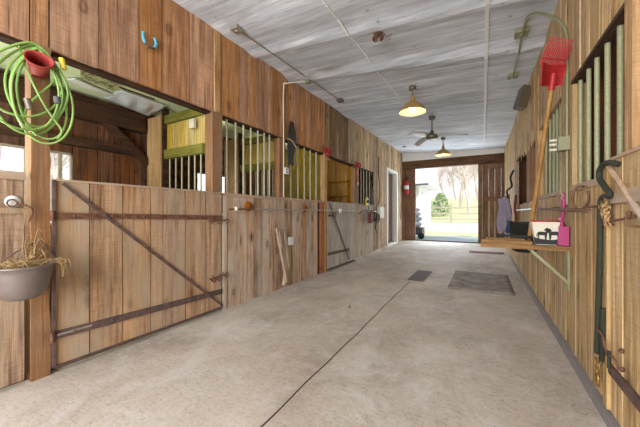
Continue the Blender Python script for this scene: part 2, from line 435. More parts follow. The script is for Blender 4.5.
# header bottom rail (dark underside), sills and posts
mb=MB(); mb.box(XL-.12,XL-.032,-.6,7.45,2.205,2.29); struct('trim_5',mb,M['darkh'])
mb=MB(); mb.box(XL-.06,XL+.012,2.26,4.66,1.30,1.335); struct('trim_6',mb,M['trimy'])
mb=MB(); mb.box(XL-.06,XL+.012,6.13,7.45,1.30,1.335); struct('trim_7',mb,M['trimy'])
def post(n,y0,y1,z0,z1,x0,x1,m):
    mb=MB(); mb.box(x0,x1,y0,y1,z0,z1); return struct('trim_%d'%n,mb,m)
# big rough post with the hose
mb=MB(); 
def rough_post(u,v): 
    return None
prof=[]
for i in range(24):
    z=i/23*2.225; wob=.006*math.sin(z*9)+.004*math.sin(z*23)
    notch=.022*math.exp(-((z-1.62)/.06)**2)
    prof.append((z,wob,notch))
vs=[];fs=[]
for z,w,nt in prof: vs+= [(XL-.10,.672,z),(XL+.012+w*.5,.672,z),(XL+.012+w*.5,.768-nt+w*.5,z),(XL-.10,.768-nt+w*.5,z)]
for i in range(23):
    for k in range(4): fs.append((i*4+k,i*4+(k+1)%4,(i+1)*4+(k+1)%4,(i+1)*4+k))
fs+= [(0,3,2,1),(92,93,94,95)]
mb.add(vs,fs); struct('trim_8',mb,M['post'])
post(9,2.118,2.252,1.345,2.225,XL-.12,XL+.0,M['post'])
post(10,2.135,2.21,2.225,3.12,XL+.001,XL+.018,M['postl'])
post(11,3.30,3.44,1.335,2.205,XL-.10,XL-.001,M['post'])
post(12,4.655,4.745,0,2.225,XL-.10,XL+.008,M['postl'])
post(13,6.115,6.28,1.335,2.225,XL-.10,XL+.004,M['post'])
post(14,7.44,7.54,.05,3.1,XL+.001,XL+.02,M['trimy'])
post(15,2.25,2.30,0,1.10,XL+.001,XL+.014,M['lower'])
# corner brace of the last window
mb=MB(); mb.prism([(7.44,2.205),(7.15,2.205),(7.36,2.05),(7.44,1.8)],'X',XL-.06,XL-.03); struct('trim_16',mb,M['darkh'])
# concrete kerb, left (far part) and right
mb=MB(); mb.prism([(XL-.05,0),(XL+.05,0),(XL+.045,.055),(XL-.05,.055)],'Y',6.13,8.62)
mb.v=[Vector((p.x,p.y,p.z+fz(p.y))) for p in mb.v]
struct('baseboard_left',mb,M['floor'])
mb=MB(); mb.prism([(XR+.05,-.02),(XR-.028,-.02),(XR-.026,.06),(XR+.05,.065)],'Y',-3,10.7)
struct('baseboard_right',mb,plain('kerb_concrete',srgb(140,134,134),.85,var=.15,scale=9,bump=.3))  # kerb tone darkened to stand in for shading at its floor edge
# doorway far left with whitewashed frame
fr=MB(); fr.box(XL-.12,XL+.02,8.60,8.70,.07,2.52); fr.box(XL-.12,XL+.02,9.76,9.86,.1,2.52); fr.box(XL-.12,XL+.02,8.70,9.76,2.44,2.52); fr.box(XL-.12,XL+.03,8.70,9.76,.03,.13)
struct('door_3',fr,M['white'])
mb=MB(); mb.box(XL-1.3,XL-.125,8.52,8.58,0,2.6); mb.box(XL-1.3,XL-.125,9.9,9.96,0,2.6); mb.box(XL-1.36,XL-1.3,8.52,9.96,0,2.6); mb.box(XL-1.36,XL-.125,8.52,9.96,2.6,2.66); mb.box(XL-1.36,XL-.125,8.5,9.96,-.03,.05)
struct('wall_tackroom',mb,M['white'])
mb=MB(); boards(mb,XL-.16,.035,[9.15,9.33,9.52,9.74],.14,2.42); struct('door_4',mb,M['brown'])
mb=MB(); mb.tube([(XL-.15,9.25,1.1),(XL-.11,9.25,1.1)],.012); mb.sphere((XL-.095,9.25,1.1),.022); mb.build('door_knob',M['brass'],bpy.data.objects['door_4'])

# ------------------------------------------------------------ stalls on the left
XB=-3.85
mb=MB()
def wallbk(y0,y1,z0,z1):
    y=y0
    while y<y1-.001:
        w=min(random.choice([.17,.2,.23]),y1-y)
        mb.box(XB-.03,XB,y+.004,y+w-.004,z0,z1); y+=w
W=[(.50,.985),(1.14,1.34),(2.88,3.66)]      # window holes z .98..1.75
edges=[-1.5,.50,.985,1.14,1.34,2.88,3.66,7.5]
wallbk(-1.5,.5,0,2.45)
for (a,b) in W: wallbk(a,b,0,.98); wallbk(a,b,1.75,2.45)
wallbk(.985,1.14,0,2.45); wallbk(1.34,2.88,0,2.45); wallbk(3.66,7.5,0,2.45)
for a,b in zip(edges,edges[1:]):
    if (a,b) not in W: mb.box(XB-.05,XB-.031,a,b,0,2.45)
    else: mb.box(XB-.05,XB-.031,a,b,0,.98); mb.box(XB-.05,XB-.031,a,b,1.75,2.45)
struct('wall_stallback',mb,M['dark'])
for i,(a,b) in enumerate(W):
    mb=MB(); m=(a+b)/2
    for (p,q,r,s) in ((a,a+.015,.98,1.75),(b-.015,b,.98,1.75),(a,b,.98,1.0),(a,b,1.73,1.75),(m-.012,m+.012,1.0,1.73)): mb.box(XB-.045,XB-.005,p,q,r,s)
    if i==2: mb.box(XB-.04,XB-.01,a,b,1.36,1.385); mb.box(XB-.04,XB-.01,a+.19,a+.205,1,1.73); mb.box(XB-.04,XB-.01,b-.205,b-.19,1,1.73)
    struct('window_%d'%(i+1),mb,M['glassf'])
# dark rails and corner brace on the back wall of the first stall
mb=MB(); mb.box(XB,XB+.07,-1.5,2.04,1.83,1.915); struct('trim_17',mb,M['darkh'])
mb=MB(); mb.box(XB,XB+.12,-1.5,2.04,2.13,2.35); struct('trim_18',mb,M['darkh'])
mb=MB(); mb.beam((XB+.09,1.45,2.28),(XB+.09,2.09,1.74),.05,.09); struct('trim_19',mb,M['darkh'])
mb=MB(); mb.box(XB,XB+.08,2.05,2.13,0,2.42); struct('trim_20',mb,M['darkh'])
for i,z in enumerate((1.45,1.62,1.79,1.96,2.13)):
    mb=MB(); mb.box(XB,XB+.03,2.2,2.87 if 1.0<z<1.75 else 3.38,z-.035,z+.035); struct('trim_%d'%(60+i),mb,M['darkh'])
# stall ceiling: pale boards, plus the loose panel and the rough patch
mb=MB(); x=XB
while x<XL-.13:
    w=min(.2,XL-.12-x); mb.box(x+.002,x+w-.002,-1.5,7.5,2.415,2.44); x+=w
struct('ceiling_stalls',mb,M['stallceil'])
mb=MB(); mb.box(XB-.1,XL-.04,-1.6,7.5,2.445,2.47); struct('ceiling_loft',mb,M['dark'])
t=NT('lath_patch',.9); n=t.noise(t.coords((1,1,1)),34,3); 
mb=MB(); mb.prism([(-3.12,1.14),(-3.12,1.50),(-3.40,1.53),(-3.34,1.22)],'Z',2.398,2.412); struct('trim_21',mb,t.out(t.mix(t.ramp(n,[(.4,0.0),(.6,1.0)]),srgb(96,92,58),srgb(178,182,136))))
mb=MB(); mb.prism([(-3.46,1.16),(-3.37,1.19),(-3.50,1.60),(-3.53,1.33)],'Z',2.380,2.392); struct('trim_22',mb,M['white'])
mb=MB(); mb.sheet(lambda u,v:(-3.70+.40*u,1.56+.50*v,2.395-.06*(1-u)*v-.03*math.sin(PI*u)*math.sin(PI*v)-.014*math.sin(v*17+u*5)*math.sin(u*PI)),14,16,.004)
tag(mb.build('plastic_sheet',plain('torn_plastic',srgb(206,212,218),.3,spec=.6)),'torn whitish plastic sheet sagging from the stall ceiling at its dark back corner','plastic sheet')
mb=MB(); mb.box(-3.275,-3.262,1.52,1.89,2.404,2.414); struct('trim_23',mb,M['darkh'])

def divider(y,label):
    o=thing('stall_divider',label,'stall divider',(-3.2,y,0))
    mb=MB(); x=XB+.1
    while x<XL-.14: w=min(.19,XL-.13-x); mb.box(x+.002,x+w-.002,y-.015,y+.015,0,1.30); x+=w
    mb.build('lower_boards',M['dark'],o)
    mb=MB(); x=-3.40
    while x<XL-.14: w=min(.105,XL-.125-x); mb.box(x+.002,x+w-.002,y-.012,y+.012,1.86,2.22); x+=w
    mb.build('upper_boards',M['yel'],o)
    MB().box(-3.42,XL-.125,y-.045,y-.0,2.20,2.30).build('top_beam',M['green'],o)
    MB().box(-3.42,XL-.125,y-.05,y+.02,1.77,1.88).build('middle_beam',M['green'],o)
    MB().box(-3.42,XL-.125,y-.03,y+.03,1.30,1.335).build('sill',M['green'],o)
    MB().box(XB+.08,-3.43,y-.05,y-.01,0,2.32).build('end_panel',M['yel'] if 0 else M['postl'],o)
    MB().box(-3.44,-3.405,y-.06,y+.02,0,2.40).build('corner_post',M['darkh'],o)
    for X in (-3.344,-3.224,-3.108,-2.978,-2.87,-2.765):
        MB().tube([(X,y-.01,1.335),(X,y-.01,1.77)],.010,8).build('bar',M['galv'],o)
    return o
divider(2.13,'stall divider with yellow boards, green beams and bars left of the narrow header post')
divider(3.40,'second barred stall divider seen through the first window bars')
d=thing('stall_divider','olive yellow plywood divider behind the bars beside the hanging black strap','stall divider',(-3.2,4.75,0))
mb=MB(); x=XB+.01
while x<XL-.14: w=min(.28,XL-.11-x); mb.box(x+.002,x+w-.002,4.74,4.765,0,2.41); x+=w
mb.build('panel',M['olive'],d); MB().box(XB,XL-.11,4.70,4.74,1.30,1.36).build('rail',M['green'],d)
d=thing('stall_divider','amber boarded divider seen over the grey stall door','stall divider',(-3.2,6.2,0))
mb=MB(); x=XB+.01
while x<XL-.14: w=min(.15,XL-.11-x); mb.box(x+.003,x+w-.003,6.2,6.225,0,2.41); x+=w
mb.build('panel',M['amber'],d)
for z in (1.5,1.85): MB().box(-3.3,-2.75,6.165,6.2,z,z+.03).build('rail',M['amber'],d)
for xx in (-3.3,-2.8): MB().box(xx,xx+.04,6.165,6.2,1.3,1.9).build('upright',M['amber'],d)
mb=MB(); mb.box(XB,XL-.12,7.5,7.53,0,2.41); struct('wall_stallend',mb,M['dark'])
mb=MB(); mb.box(XB,XL-.05,-1.53,-1.5,0,2.45); struct('wall_stallnear',mb,M['dark'])
mb=MB(); mb.box(XB,XL-.05,-1.5,8.5,-.05,0.0); struct('floor_stalls',mb,plain('dirt',srgb(96,78,60),.95))
# switch box on divider beam
mb=MB(); mb.box(-2.88,-2.80,2.05,2.083,2.06,2.16); o=tag(mb.build('switch_box',M['cream']),'small cream switch box on the green beamed divider above its bars','switch box')

# ------------------------------------------------------------ stall window bars in the stall fronts
def grille(y0,ys,y1,label,xc,m,z0=1.335,z1=2.205,r=.0125,rails=True):
    o=thing('window_grille',label,'window bars',(xc,(y0+y1)/2,z0),None)
    for y in ys: MB().tube([(xc,y,z0),(xc,y,z1)],r,10).build('bar',m,o)
    return o
grille(2.25,[2.35,2.49,2.62,2.75,2.885,3.01,3.12],3.3,'seven upright galvanised bars between the narrow header post and the conduit post',-2.61,M['galv'])
grille(3.44,[3.63,3.83,4.02,4.21,4.41],4.65,'five upright galvanised bars in front of the olive plywood divider',-2.61,M['galv'])
grille(6.28,[6.40,6.58,6.76,6.97,7.18],7.44,'narrow set of bars between the red hanging ribbon and the halters',-2.61,M['galv'],r=.014)

# ------------------------------------------------------------ stall doors on the left
def strap(a,b,h,parent,m,t=.008,name='hinge_strap'):
    mb=MB(); a=Vector(a);b=Vector(b); mb.beam(a,b,t,h)
    n=max(3,int((b-a).length/.22))
    for i in range(n):
        p=a.lerp(b,(i+.5)/n); mb.lathe([(0.0,.010),(.007,.009),(.011,.004)],(p.x,p.y,p.z),8,'X')
    return mb.build(name,m,parent)
D=thing('stall_door','large brown stall door with rusty top strap and dark iron diagonal beside the hanging basket','stall door',(XL,1.52,.04))
mb=MB(); sy=[.79,.992,1.217,1.443,1.557,1.78,2.014,2.235]
boards(mb,XL+.012,.04,sy,.045,1.325,gap=.007,jit=.003); mb.build('door_boards',M['doorw'],D)
MB().box(XL-.035,XL+.02,.79,2.235,1.325,1.34).build('top_edge',M['trimy'],D)
strap((XL+.018,.775,1.085),(XL+.018,2.235,1.055),.045,D,M['rust'])
o=strap((XL+.019,.775,.262),(XL+.019,2.235,.225),.055,D,M['iron'])
MB().beam((XL+.024,.80,.262),(XL+.024,1.0,.262),.006,.012).build('slot_plate',M['steel'],o)
MB().beam((XL+.026,.83,1.31),(XL+.026,2.235,.06),.006,.022).build('diagonal_brace',M['iron'],D)
MB().box(XL+.008,XL+.026,.79,2.235,.036,.052).build('bottom_strip',M['iron'],D)
mb=MB(); mb.box(XL+.011,XL+.024,.775,.793,.04,1.33); mb.build('edge_strip',M['iron'],D)
for z in (1.085,.262): MB().tube([(XL+.03,.772,z-.035),(XL+.03,.772,z+.035)],.012,8).build('hinge_pin',M['rust'],D)
def latch(y,z,parent,m,L=.15):
    mb=MB(); mb.tube([(XL+.045,y-L*.7,z),(XL+.045,y+L*.3,z+.01)],.008,8)
    mb.tube([(XL+.045,y-L*.2,z),(XL+.05,y-L*.2,z-.035)],.006,6)
    for q in (-.5,.0,.4): mb.tube(smoothpts([(XL+.015,y+q*L,z+.022),(XL+.052,y+q*L,z+.016),(XL+.052,y+q*L,z-.016),(XL+.015,y+q*L,z-.022)],3),.005,6)
    return mb.build('bolt',m,parent)
latch(2.20,1.015,D,M['rust'],.24)
latch(2.20,.40,D,M['rust'],.22)
mb=MB(); mb.tube(smoothpts([(XL+.03,2.06,.40),(XL+.06,2.09,.36),(XL+.05,2.13,.385),(XL+.055,2.17,.36),(XL+.04,2.23,.44)],4),.006,6); mb.build('chain',M['rust'],D)

D0=thing('stall_door','brown stall door cut by the left edge, with a white ring latch','stall door',(XL,.2,.03))
mb=MB(); boards(mb,XL+.012,.04,[-.55,-.3,-.05,.22,.45,.645],.03,1.315,gap=.007,jit=.003); mb.build('door_boards',M['doorw'],D0)
MB().box(XL-.03,XL+.022,-.55,.648,1.315,1.365).build('top_rail',M['trimy'],D0)
MB().box(XL+.013,XL+.022,-.55,.65,1.10,1.135).build('batten',M['doorw'],D0)
mb=MB(); mb.lathe([(0,.014),(.030,.013),(.037,.006),(.038,0)],(XL+.014,.59,1.175),16,'X'); p=mb.build('latch_plate',M['white'],D0)
mb=MB(); mb.tube([(XL+.04,.53+.05+.022*math.cos(a),1.165+.022*math.sin(a)) for a in [i*PI/6 for i in range(12)]],.005,6,True)
mb.tube(smoothpts([(XL+.035,.60,1.16),(XL+.05,.64,1.15),(XL+.05,.67,1.12),(XL+.04,.655,1.05)],4),.006,6); mb.build('latch_hook',M['rust'],p)

D2=thing('stall_door','grey weathered stall door with diagonal brace, below the opening with amber boards behind','stall door',(XL,5.42,.03))
mb=MB(); boards(mb,XL+.012,.04,[4.755,4.92,5.09,5.27,5.46,5.66,5.88,6.11],.035,1.33,gap=.010,jit=.003); mb.build('door_boards',M['doorg'],D2)
strap((XL+.02,4.75,1.06),(XL+.02,5.0,1.06),.03,D2,M['iron'])
strap((XL+.019,4.75,.33),(XL+.019,5.75,.31),.055,D2,M['iron'])
MB().beam((XL+.026,4.79,1.31),(XL+.026,5.72,.10),.008,.035).build('diagonal_brace',M['iron'],D2)
MB().box(XL+.008,XL+.03,4.755,6.0,.03,.05).build('bottom_strip',M['iron'],D2)
mb=MB(); mb.tube(smoothpts([(XL+.03,4.78,1.10),(XL+.07,4.86,1.02),(XL+.07,4.96,1.02),(XL+.03,5.05,1.12)],4),.008,6); mb.build('handle',M['iron'],D2)

# ------------------------------------------------------------ pipe rail along the left stall fronts
R_=thing('pipe_rail','long thin horizontal pipe along the left stall fronts below the window sills','rail',(XL+.06,5.2,1.15))
MB().tube([(XL+.06,2.30,1.15),(XL+.06,2.72,1.155)],.010,8).build('rusty_end',M['rust'],R_)
MB().tube([(XL+.06,2.72,1.155),(XL+.06,5.0,1.16),(XL+.06,7.55,1.15)],.010,8).build('pipe',M['steel'],R_)
for y in (2.64,3.93): MB().lathe([(0,.03),(.055,.03),(.06,.02),(.06,0)],(XL+.018,y,1.16+(.03 if y<3 else .02)),18,'X').build('wooden_disc',wood('disc_wood_%d'%int(y),srgb(110,66,36),srgb(160,104,60),vary=.1,knots=0),R_)
for y in (2.42,4.9,6.15,7.5): MB().tube([(XL-.0,y,1.155),(XL+.06,y,1.155)],.008,6).build('bracket',M['steel'],R_)
MB().sphere((XL+.06,5.2,1.155),.05,12,8,(.7,1.2,1)).build('white_tape_ball',M['white'],R_)
MB().sphere((XL+.06,2.40,1.155),.028,10,8).build('end_knob',M['cream'],R_)

# ------------------------------------------------------------ hanging things on the left
# green hose on the red hanger
H=thing('hose_hanger','red open-mouthed cone fixed on the big post, holding the green hose','hose hanger',(XL+.01,.70,2.08))
mb=MB(); ax0=Vector((XL+.01,.71,2.03)); ax1=Vector((XL+.19,.665,2.075))
d=(ax1-ax0).normalized(); u=d.cross(Vector((0,0,1))).normalized(); w=u.cross(d)
vs=[];fs=[]; prof=[(0,.04),(.07,.046),(.12,.055),(.165,.066),(.16,.058),(.12,.047),(.04,.03)]
for s_,r in prof:
    for k in range(18):
        a=2*PI*k/18; pinch=1-.18*max(0,math.sin(a-.4))**3 if s_>.1 else 1
        vs.append(ax0+d*s_+(u*math.cos(a)*1.1+w*math.sin(a)*.85)*r*pinch)
for i in range(len(prof)-1):
    for k in range(18): fs.append((i*18+k,i*18+(k+1)%18,(i+1)*18+(k+1)%18,(i+1)*18+k))
mb.add(vs,fs,True); mb.build('cone',M['redc'],H)
MB().box(XL+.0,XL+.025,.675,.735,2.0,2.1).build('back_plate',M['redc'],H)
G=thing('garden_hose','bright green garden hose coiled and hanging over the red cone on the post','garden hose',(XL+.12,.67,2.10))
mb=MB()
def hoseloop(cy,wid,zt,zb,xo,tw=0,n=40,lean=0):
    P=[]
    for i in range(n):
        a=2*PI*i/n
        z=(zt+zb)/2+(zt-zb)/2*math.cos(a)
        yy=cy+wid/2*math.sin(a)*(1-.35*max(0,math.cos(a))**2)+lean*(1-math.cos(a))/2
        x=XL+xo*.75+.01+.012*math.cos(a)+.018*math.sin(a*2+tw)*(1-math.cos(a))/2
        P.append((x,yy,z+(.02*max(0,math.cos(a))**4)))
    return P
for args in ((.675,.27,2.135,1.66,.10,0,40,.0),(.67,.34,2.145,1.60,.085,1.0,40,-.035),(.66,.36,2.15,1.70,.11,2.0,40,-.07),(.69,.24,2.13,1.595,.075,3.0,40,.05),(.69,.30,2.14,1.56,.12,4.0,40,.035),(.68,.22,2.125,1.63,.13,5.0,40,-.02),(.66,.40,2.15,1.62,.13,.5,40,-.06)):
    mb.tube(hoseloop(*args),.0068,8,True)
mb.tube(smoothpts([(XL+.08,.60,2.14),(XL+.10,.63,2.0),(XL+.10,.69,1.85),(XL+.10,.75,1.74),(XL+.10,.80,1.66),(XL+.09,.78,1.60)],5),.0068,8)
mb.tube(smoothpts([(XL+.06,.76,2.12),(XL+.07,.77,2.0),(XL+.08,.70,1.88),(XL+.08,.64,1.78),(XL+.08,.63,1.68),(XL+.08,.68,1.60)],5),.0068,8)
CO=mb.build('coil',M['hose'],G)
mb=MB(); mb.tube([(XL+.16,.755,1.86),(XL+.16,.76,1.82)],.019,12); mb.build('coupling',M['dkgrey'],G)
mb=MB(); mb.tube([(XL+.14,.785,2.13),(XL+.15,.795,2.06)],.016,10); mb.build('yellow_nozzle',M['yellow'],G)
mb=MB(); mb.tube([(XL+.16,.615,1.80),(XL+.16,.63,1.74)],.018,12); mb.build('grey_nozzle',M['pewter'],G)

# teal bit
B=thing('rope_bit','small teal and metal horse bit hanging high on the header boards','bit',(XL+.01,1.43,2.60))
P=[(XL+.025,1.372,2.665),(XL+.03,1.368,2.62),(XL+.03,1.385,2.58)]
MB().tube(smoothpts(P,4),.012,8).build('grip',M['teal'],B)
P=[(XL+.025,1.468,2.665),(XL+.03,1.480,2.62),(XL+.03,1.465,2.575)]
MB().tube(smoothpts(P,4),.012,8).build('grip',M['teal'],B)
mb=MB(); mb.tube(smoothpts([(XL+.03,1.385,2.58),(XL+.04,1.41,2.555),(XL+.04,1.44,2.555),(XL+.03,1.465,2.575)],4),.009,8); mb.tube([(XL,1.42,2.56),(XL+.05,1.42,2.56)],.005,6); mb.build('mouthpiece',M['iron'],B)

# hanging basket with dried plant
K=thing('hanging_basket','grey metal hanging basket full of dry brown vine on the left stall post','basket',(XL+.14,.605,.58))
c=(XL+.15,.60,0)
mb=MB(); 
prof=[(.0,.585),(.07,.588),(.092,.60),(.118,.66),(.133,.74),(.138,.775),(.146,.778),(.146,.788),(.132,.788),(.125,.74),(.08,.62),(0,.61)]
mb.lathe(prof,c,32); mb.build('bowl',M['pan'],K)
mb=MB(); mb.tube(smoothpts([(XL+.16,.745,.78),(XL+.12,.76,.80),(XL+.05,.74,.86),(XL+.014,.715,.92)],5),.004,6); mb.tube(smoothpts([(XL+.05,.50,.78),(XL+.04,.6,.86),(XL+.014,.70,.92)],5),.004,6); mb.build('wire',M['iron'],K)
mb=MB(); random.seed(3)
for i in range(150):
    a=random.uniform(0,2*PI); r=random.uniform(0,.125); p=Vector((c[0]+r*math.cos(a),c[1]+r*math.sin(a),.775)); 
    d=Vector((random.uniform(-.6,.6),random.uniform(-1,1),random.uniform(-.1,.5))).normalized()*random.uniform(.04,.11)
    mb.tube(smoothpts([p,p+d*.5+Vector((0,0,.015)),p+d],3),random.uniform(.0012,.0028),5)
for i in range(26):
    p=Vector((c[0]+.05,c[1]+.13+random.uniform(-.02,.02),.79)); q=p+Vector((random.uniform(-.02,.03),random.uniform(.02,.07),random.uniform(-.10,.02)))
    mb.tube(smoothpts([p,p.lerp(q,.5)+Vector((.01,.02,.02)),q],3),.0025,5)
for i in range(14):
    p=Vector((XL+.08,.66+random.uniform(-.03,.03),.80)); q=p+Vector((random.uniform(-.03,.02),random.uniform(-.02,.05),random.uniform(.05,.20)))
    mb.tube(smoothpts([p,p.lerp(q,.5)+Vector((.02,-.02,0)),q,q+Vector((.0,.02,-.02))],3),.0022,5)
mb.build('dry_vine',M['straw'],K)['kind']='stuff'

# conduit, outlet box and ceiling boxes on the left
Cn=thing('conduit','thin vertical conduit on the left conduit post, bending back to the ceiling','conduit',(XL+.02,3.36,1.1))
mb=MB(); mb.tube(smoothpts([(XL+.02,3.37,1.34),(XL+.02,3.37,1.7)],2)+smoothpts([(XL+.02,3.37,2.2),(XL+.02,3.37,2.95),(XL+.05,3.42,3.03),(XL+.20,3.62,3.10),(XL+.27,3.66,3.115)],6),.0085,8); mb.build('pipe',M['cream'],Cn)
O=thing('outlet_box','white four-socket outlet box on the left conduit post','outlet',(XL+.005,3.42,1.70))
OB=MB().box(XL+.001,XL+.045,3.385,3.47,1.69,1.78).build('box',M['white'],O)
for y in (3.41,3.445):
    for z in (1.715,1.755): MB().box(XL+.045,XL+.048,y-.010,y+.010,z-.011,z+.011).build('socket',M['dkgrey'],OB)
CL=thing('ceiling_conduit','long thin conduit run on the left side of the ceiling with three boxes','conduit',(-2.28,3.4,3.1))
def cbox(x,y,parent,m,s=.05,name='junction_box'):
    mb=MB(); z=cz(x,y); mb.box(x-s,x+s,y-s,y+s,z-.045,z-.002); mb.lathe([(0,-.055),(s*.35,-.053),(s*.4,-.045)],(x,y,z),10); return mb.build(name,m,parent)
mb=MB(); mb.tube([(-2.30+.012*i/2,2.25+i*.24,3.088+(3.14-3.088)*i/10) for i in range(11)],.007,6); mb.build('pipe',M['steelg'],CL)
cbox(-2.31,2.22,CL,M['steel']); cbox(-2.27,3.60,CL,M['steelg'],.035); cbox(-2.25,4.66,CL,M['dkgrey'],.05)
CR=thing('ceiling_conduit','olive conduit with two square boxes on the ceiling above the red fork','conduit',(.35,4.1,3.0))
mb=MB(); mb.tube([(.355,3.6+i*.117,cz(.355,3.6+i*.117)-.034) for i in range(11)],.009,6); mb.tube(smoothpts([(.36,3.58,2.96),(.37,3.36,2.98),(.43,3.16,2.88),(.52,2.97,2.68),(.566,2.90,2.52),(.57,2.89,2.30),(.57,2.89,1.90),(.57,2.89,1.70)],6),.012,8)
mb.build('pipe',M['steelg'],CR)
cbox(.35,3.62,CR,M['steelg'],.06); cbox(.36,4.75,CR,M['steelg'],.06)
J=thing('junction_box','rusty open ceiling box with dangling wires, above the lamp','junction box',(-.985,2.98,3.05))
z=cz(-.985,2.98); mb=MB(); mb.lathe([(0,-.02),(.045,-.025),(.055,0)],(-.985,2.98,z),8); mb.build('box',M['rust'],J)
mb=MB(); random.seed(9)
for i in range(12):
    a=random.uniform(0,6.28); p=Vector((-.985+.02*math.cos(a),2.98+.02*math.sin(a),z-.02)); mb.tube(smoothpts([p,p+Vector((.03*math.cos(a),.03*math.sin(a),-.05)),p+Vector((.045*math.cos(a+1),.045*math.sin(a+1),-.03)),p+Vector((.01,0,-.06))],3),.006,5)
mb.build('wire_bundle',M['rust'],J)
mb=MB(); mb.tube(smoothpts([(-.93,3.0,z-.01),(-.90,3.02,z-.05),(-.87,3.0,z-.06),(-.86,3.05,z-.02)],4),.004,5); mb.tube([(-.87,3.0,z-.05),(-.86,2.99,z-.11)],.003,5); mb.build('loose_wire',M['iron'],J)
for i,(x,y) in enumerate(((-1.75,2.3),(-1.6,2.95),(-1.5,3.25),(-2.0,3.0),(-1.95,2.75))):
    pass
mb=MB(); mb.lathe([(0,-.02),(.05,-.02),(.06,-.01),(.06,0)],(-2.2,9.3,cz(-2.2,9.3)),14); tag(mb.build('smoke_detector',M['dkgrey']),'small dark round detector on the ceiling near the far left corner','detector')

# black strap on the header
S=thing('leather_strap','black leather strap hanging in front of the header beside the conduit','strap',(XL+.02,3.55,2.1))
mb=MB(); mb.sheet(lambda u,v:(XL+.03+.01*math.sin(v*5),3.55+(u-.5)*(.07+.15*math.sin(min(1,v*1.3)*PI*.8)),2.50-.66*v),6,16,.012,(1,0,0)); mb.build('flap',M['black'],S)
mb=MB(); mb.tube(smoothpts([(XL+.05,3.44,2.215),(XL+.06,3.53,2.20),(XL+.05,3.62,2.15),(XL+.03,3.72,2.10)],4),.009,6); mb.build('cord',M['husk'],S)

# boot jack / little wooden frame on the boards
L_=thing('saddle_rack','small folded wooden rack leaning on the boards below the pipe','rack',(XL+.08,3.3,.0))
mb=MB(); mb.beam((XL+.05,3.17,.88),(XL+.09,3.36,.10),.03,.03,(1,0,0)); mb.build('leg',M['trimy'],L_)
mb=MB(); mb.beam((XL+.05,3.34,.88),(XL+.07,3.44,.28),.015,.02,(1,0,0)); mb.build('leg',M['trimy'],L_)
mb=MB(); mb.beam((XL+.08,3.24,.62),(XL+.06,3.20,.88),.015,.02,(1,0,0)); mb.build('strut',M['trimy'],L_)
for z,a,b in ((.885,3.15,3.37),(.62,3.22,3.40)): MB().beam((XL+.06,a,z),(XL+.06,b,z),.03,.028).build('rung',M['trimy'],L_)
MB().beam((XL+.04,3.345,.05),(XL+.06,3.40,.30),.03,.05,(1,0,0)).build('foot',M['trimy'],L_)
mb=MB(); mb.box(XL+.001,XL+.04,3.50,3.60,.62,.74); tag(mb.build('outlet_plate',M['white']),'white outlet plate beside the small wooden rack on the left','outlet')
# stain where tack has rubbed the boards
# red ribbons
def ribbon(y,z,length,label):
    o=thing('ribbon_bow',label,'bow',(XL+.03,y,z))
    mb=MB()
    for s_ in (-1,1):
        mb.tube(smoothpts([(XL+.03,y,z),(XL+.05,y+s_*.09,z+.06),(XL+.05,y+s_*.13,z),(XL+.05,y+s_*.08,z-.05),(XL+.03,y,z)],5),.016,6)
    mb.sphere((XL+.05,y,z),.028,8,6); mb.build('loops',M['red'],o)
    mb=MB()
    for s_ in (-1,1): mb.sheet(lambda u,v,s_=s_:(XL+.03+.01*math.sin(v*9),y+s_*.03*(1-v*.2)+(u-.5)*.045+.012*math.sin(v*14+s_),z-.02-length*v),2,12,.004,(1,0,0))
    mb.build('tails',M['red'],o)
ribbon(4.70,2.27,.10,'red ribbon bow on the pale post beside the grey stall door')
ribbon(6.19,2.23,.46,'red ribbon bow with long tails on the post past the grey stall door')
# halters hanging near the last window
HL=thing('halter','black and maroon halters hanging from the end of the pipe','halter',(XL+.09,7.0,1.0))
random.seed(4)
mb=MB()
for k in range(4):
    yy=6.98+.12*k; w=.07+.02*k
    mb.tube([(XL+.09+.015*k,yy+w*math.sin(a),1.06+.12*math.cos(a)-.03*k) for a in [i*PI/9 for i in range(18)]],.013,6,True)
mb.tube(smoothpts([(XL+.1,7.2,1.0),(XL+.1,7.3,.85),(XL+.1,7.25,.72),(XL+.1,7.38,.60)],5),.016,6); mb.build('black_straps',M['black'],HL)
mb=MB(); mb.sheet(lambda u,v:(XL+.10+.02*math.sin(u*6),6.72+.25*u,1.12-.26*v),4,6,.03,(1,0,0)); mb.build('maroon_pad',M['maroon'],HL)
mb=MB(); mb.tube(smoothpts([(XL+.07,6.2,1.10),(XL+.08,6.5,1.18),(XL+.08,6.8,1.16),(XL+.08,7.1,1.19)],4),.014,6); mb.build('lead_rope',M['dkgrey'],HL)
F=thing('yellow_flower','yellow artificial flower stuck above the halters','flower',(XL+.06,6.75,1.35))
mb=MB()
for k in range(7):
    a=2*PI*k/7; mb.sphere((XL+.06,6.74+.07*math.cos(a),1.40+.07*math.sin(a)),.05,8,6,(.3,1,1))
mb.build('petals',M['yellow'],F); MB().sphere((XL+.085,6.74,1.40),.035,8,6).build('centre',M['black'],F); MB().tube(smoothpts([(XL+.05,6.75,1.38),(XL+.06,6.85,1.25),(XL+.06,6.9,1.15)],4),.008,6).build('stem',M['blackg'],F)
mb=MB(); mb.box(XL+.021,XL+.11,7.62,7.98,.98,1.28); tag(mb.build('feed_box',M['cream']),'small whitish box mounted beside the halters','box')
mb=MB(); mb.tube(smoothpts([(XL+.05,7.72,2.68),(XL+.05,7.68,2.3),(XL+.06,7.74,1.8),(XL+.05,7.70,1.35)],6),.014,6); tag(mb.build('riding_crop',M['iron']),'long dark riding crop hanging upright left of the white doorway','crop')
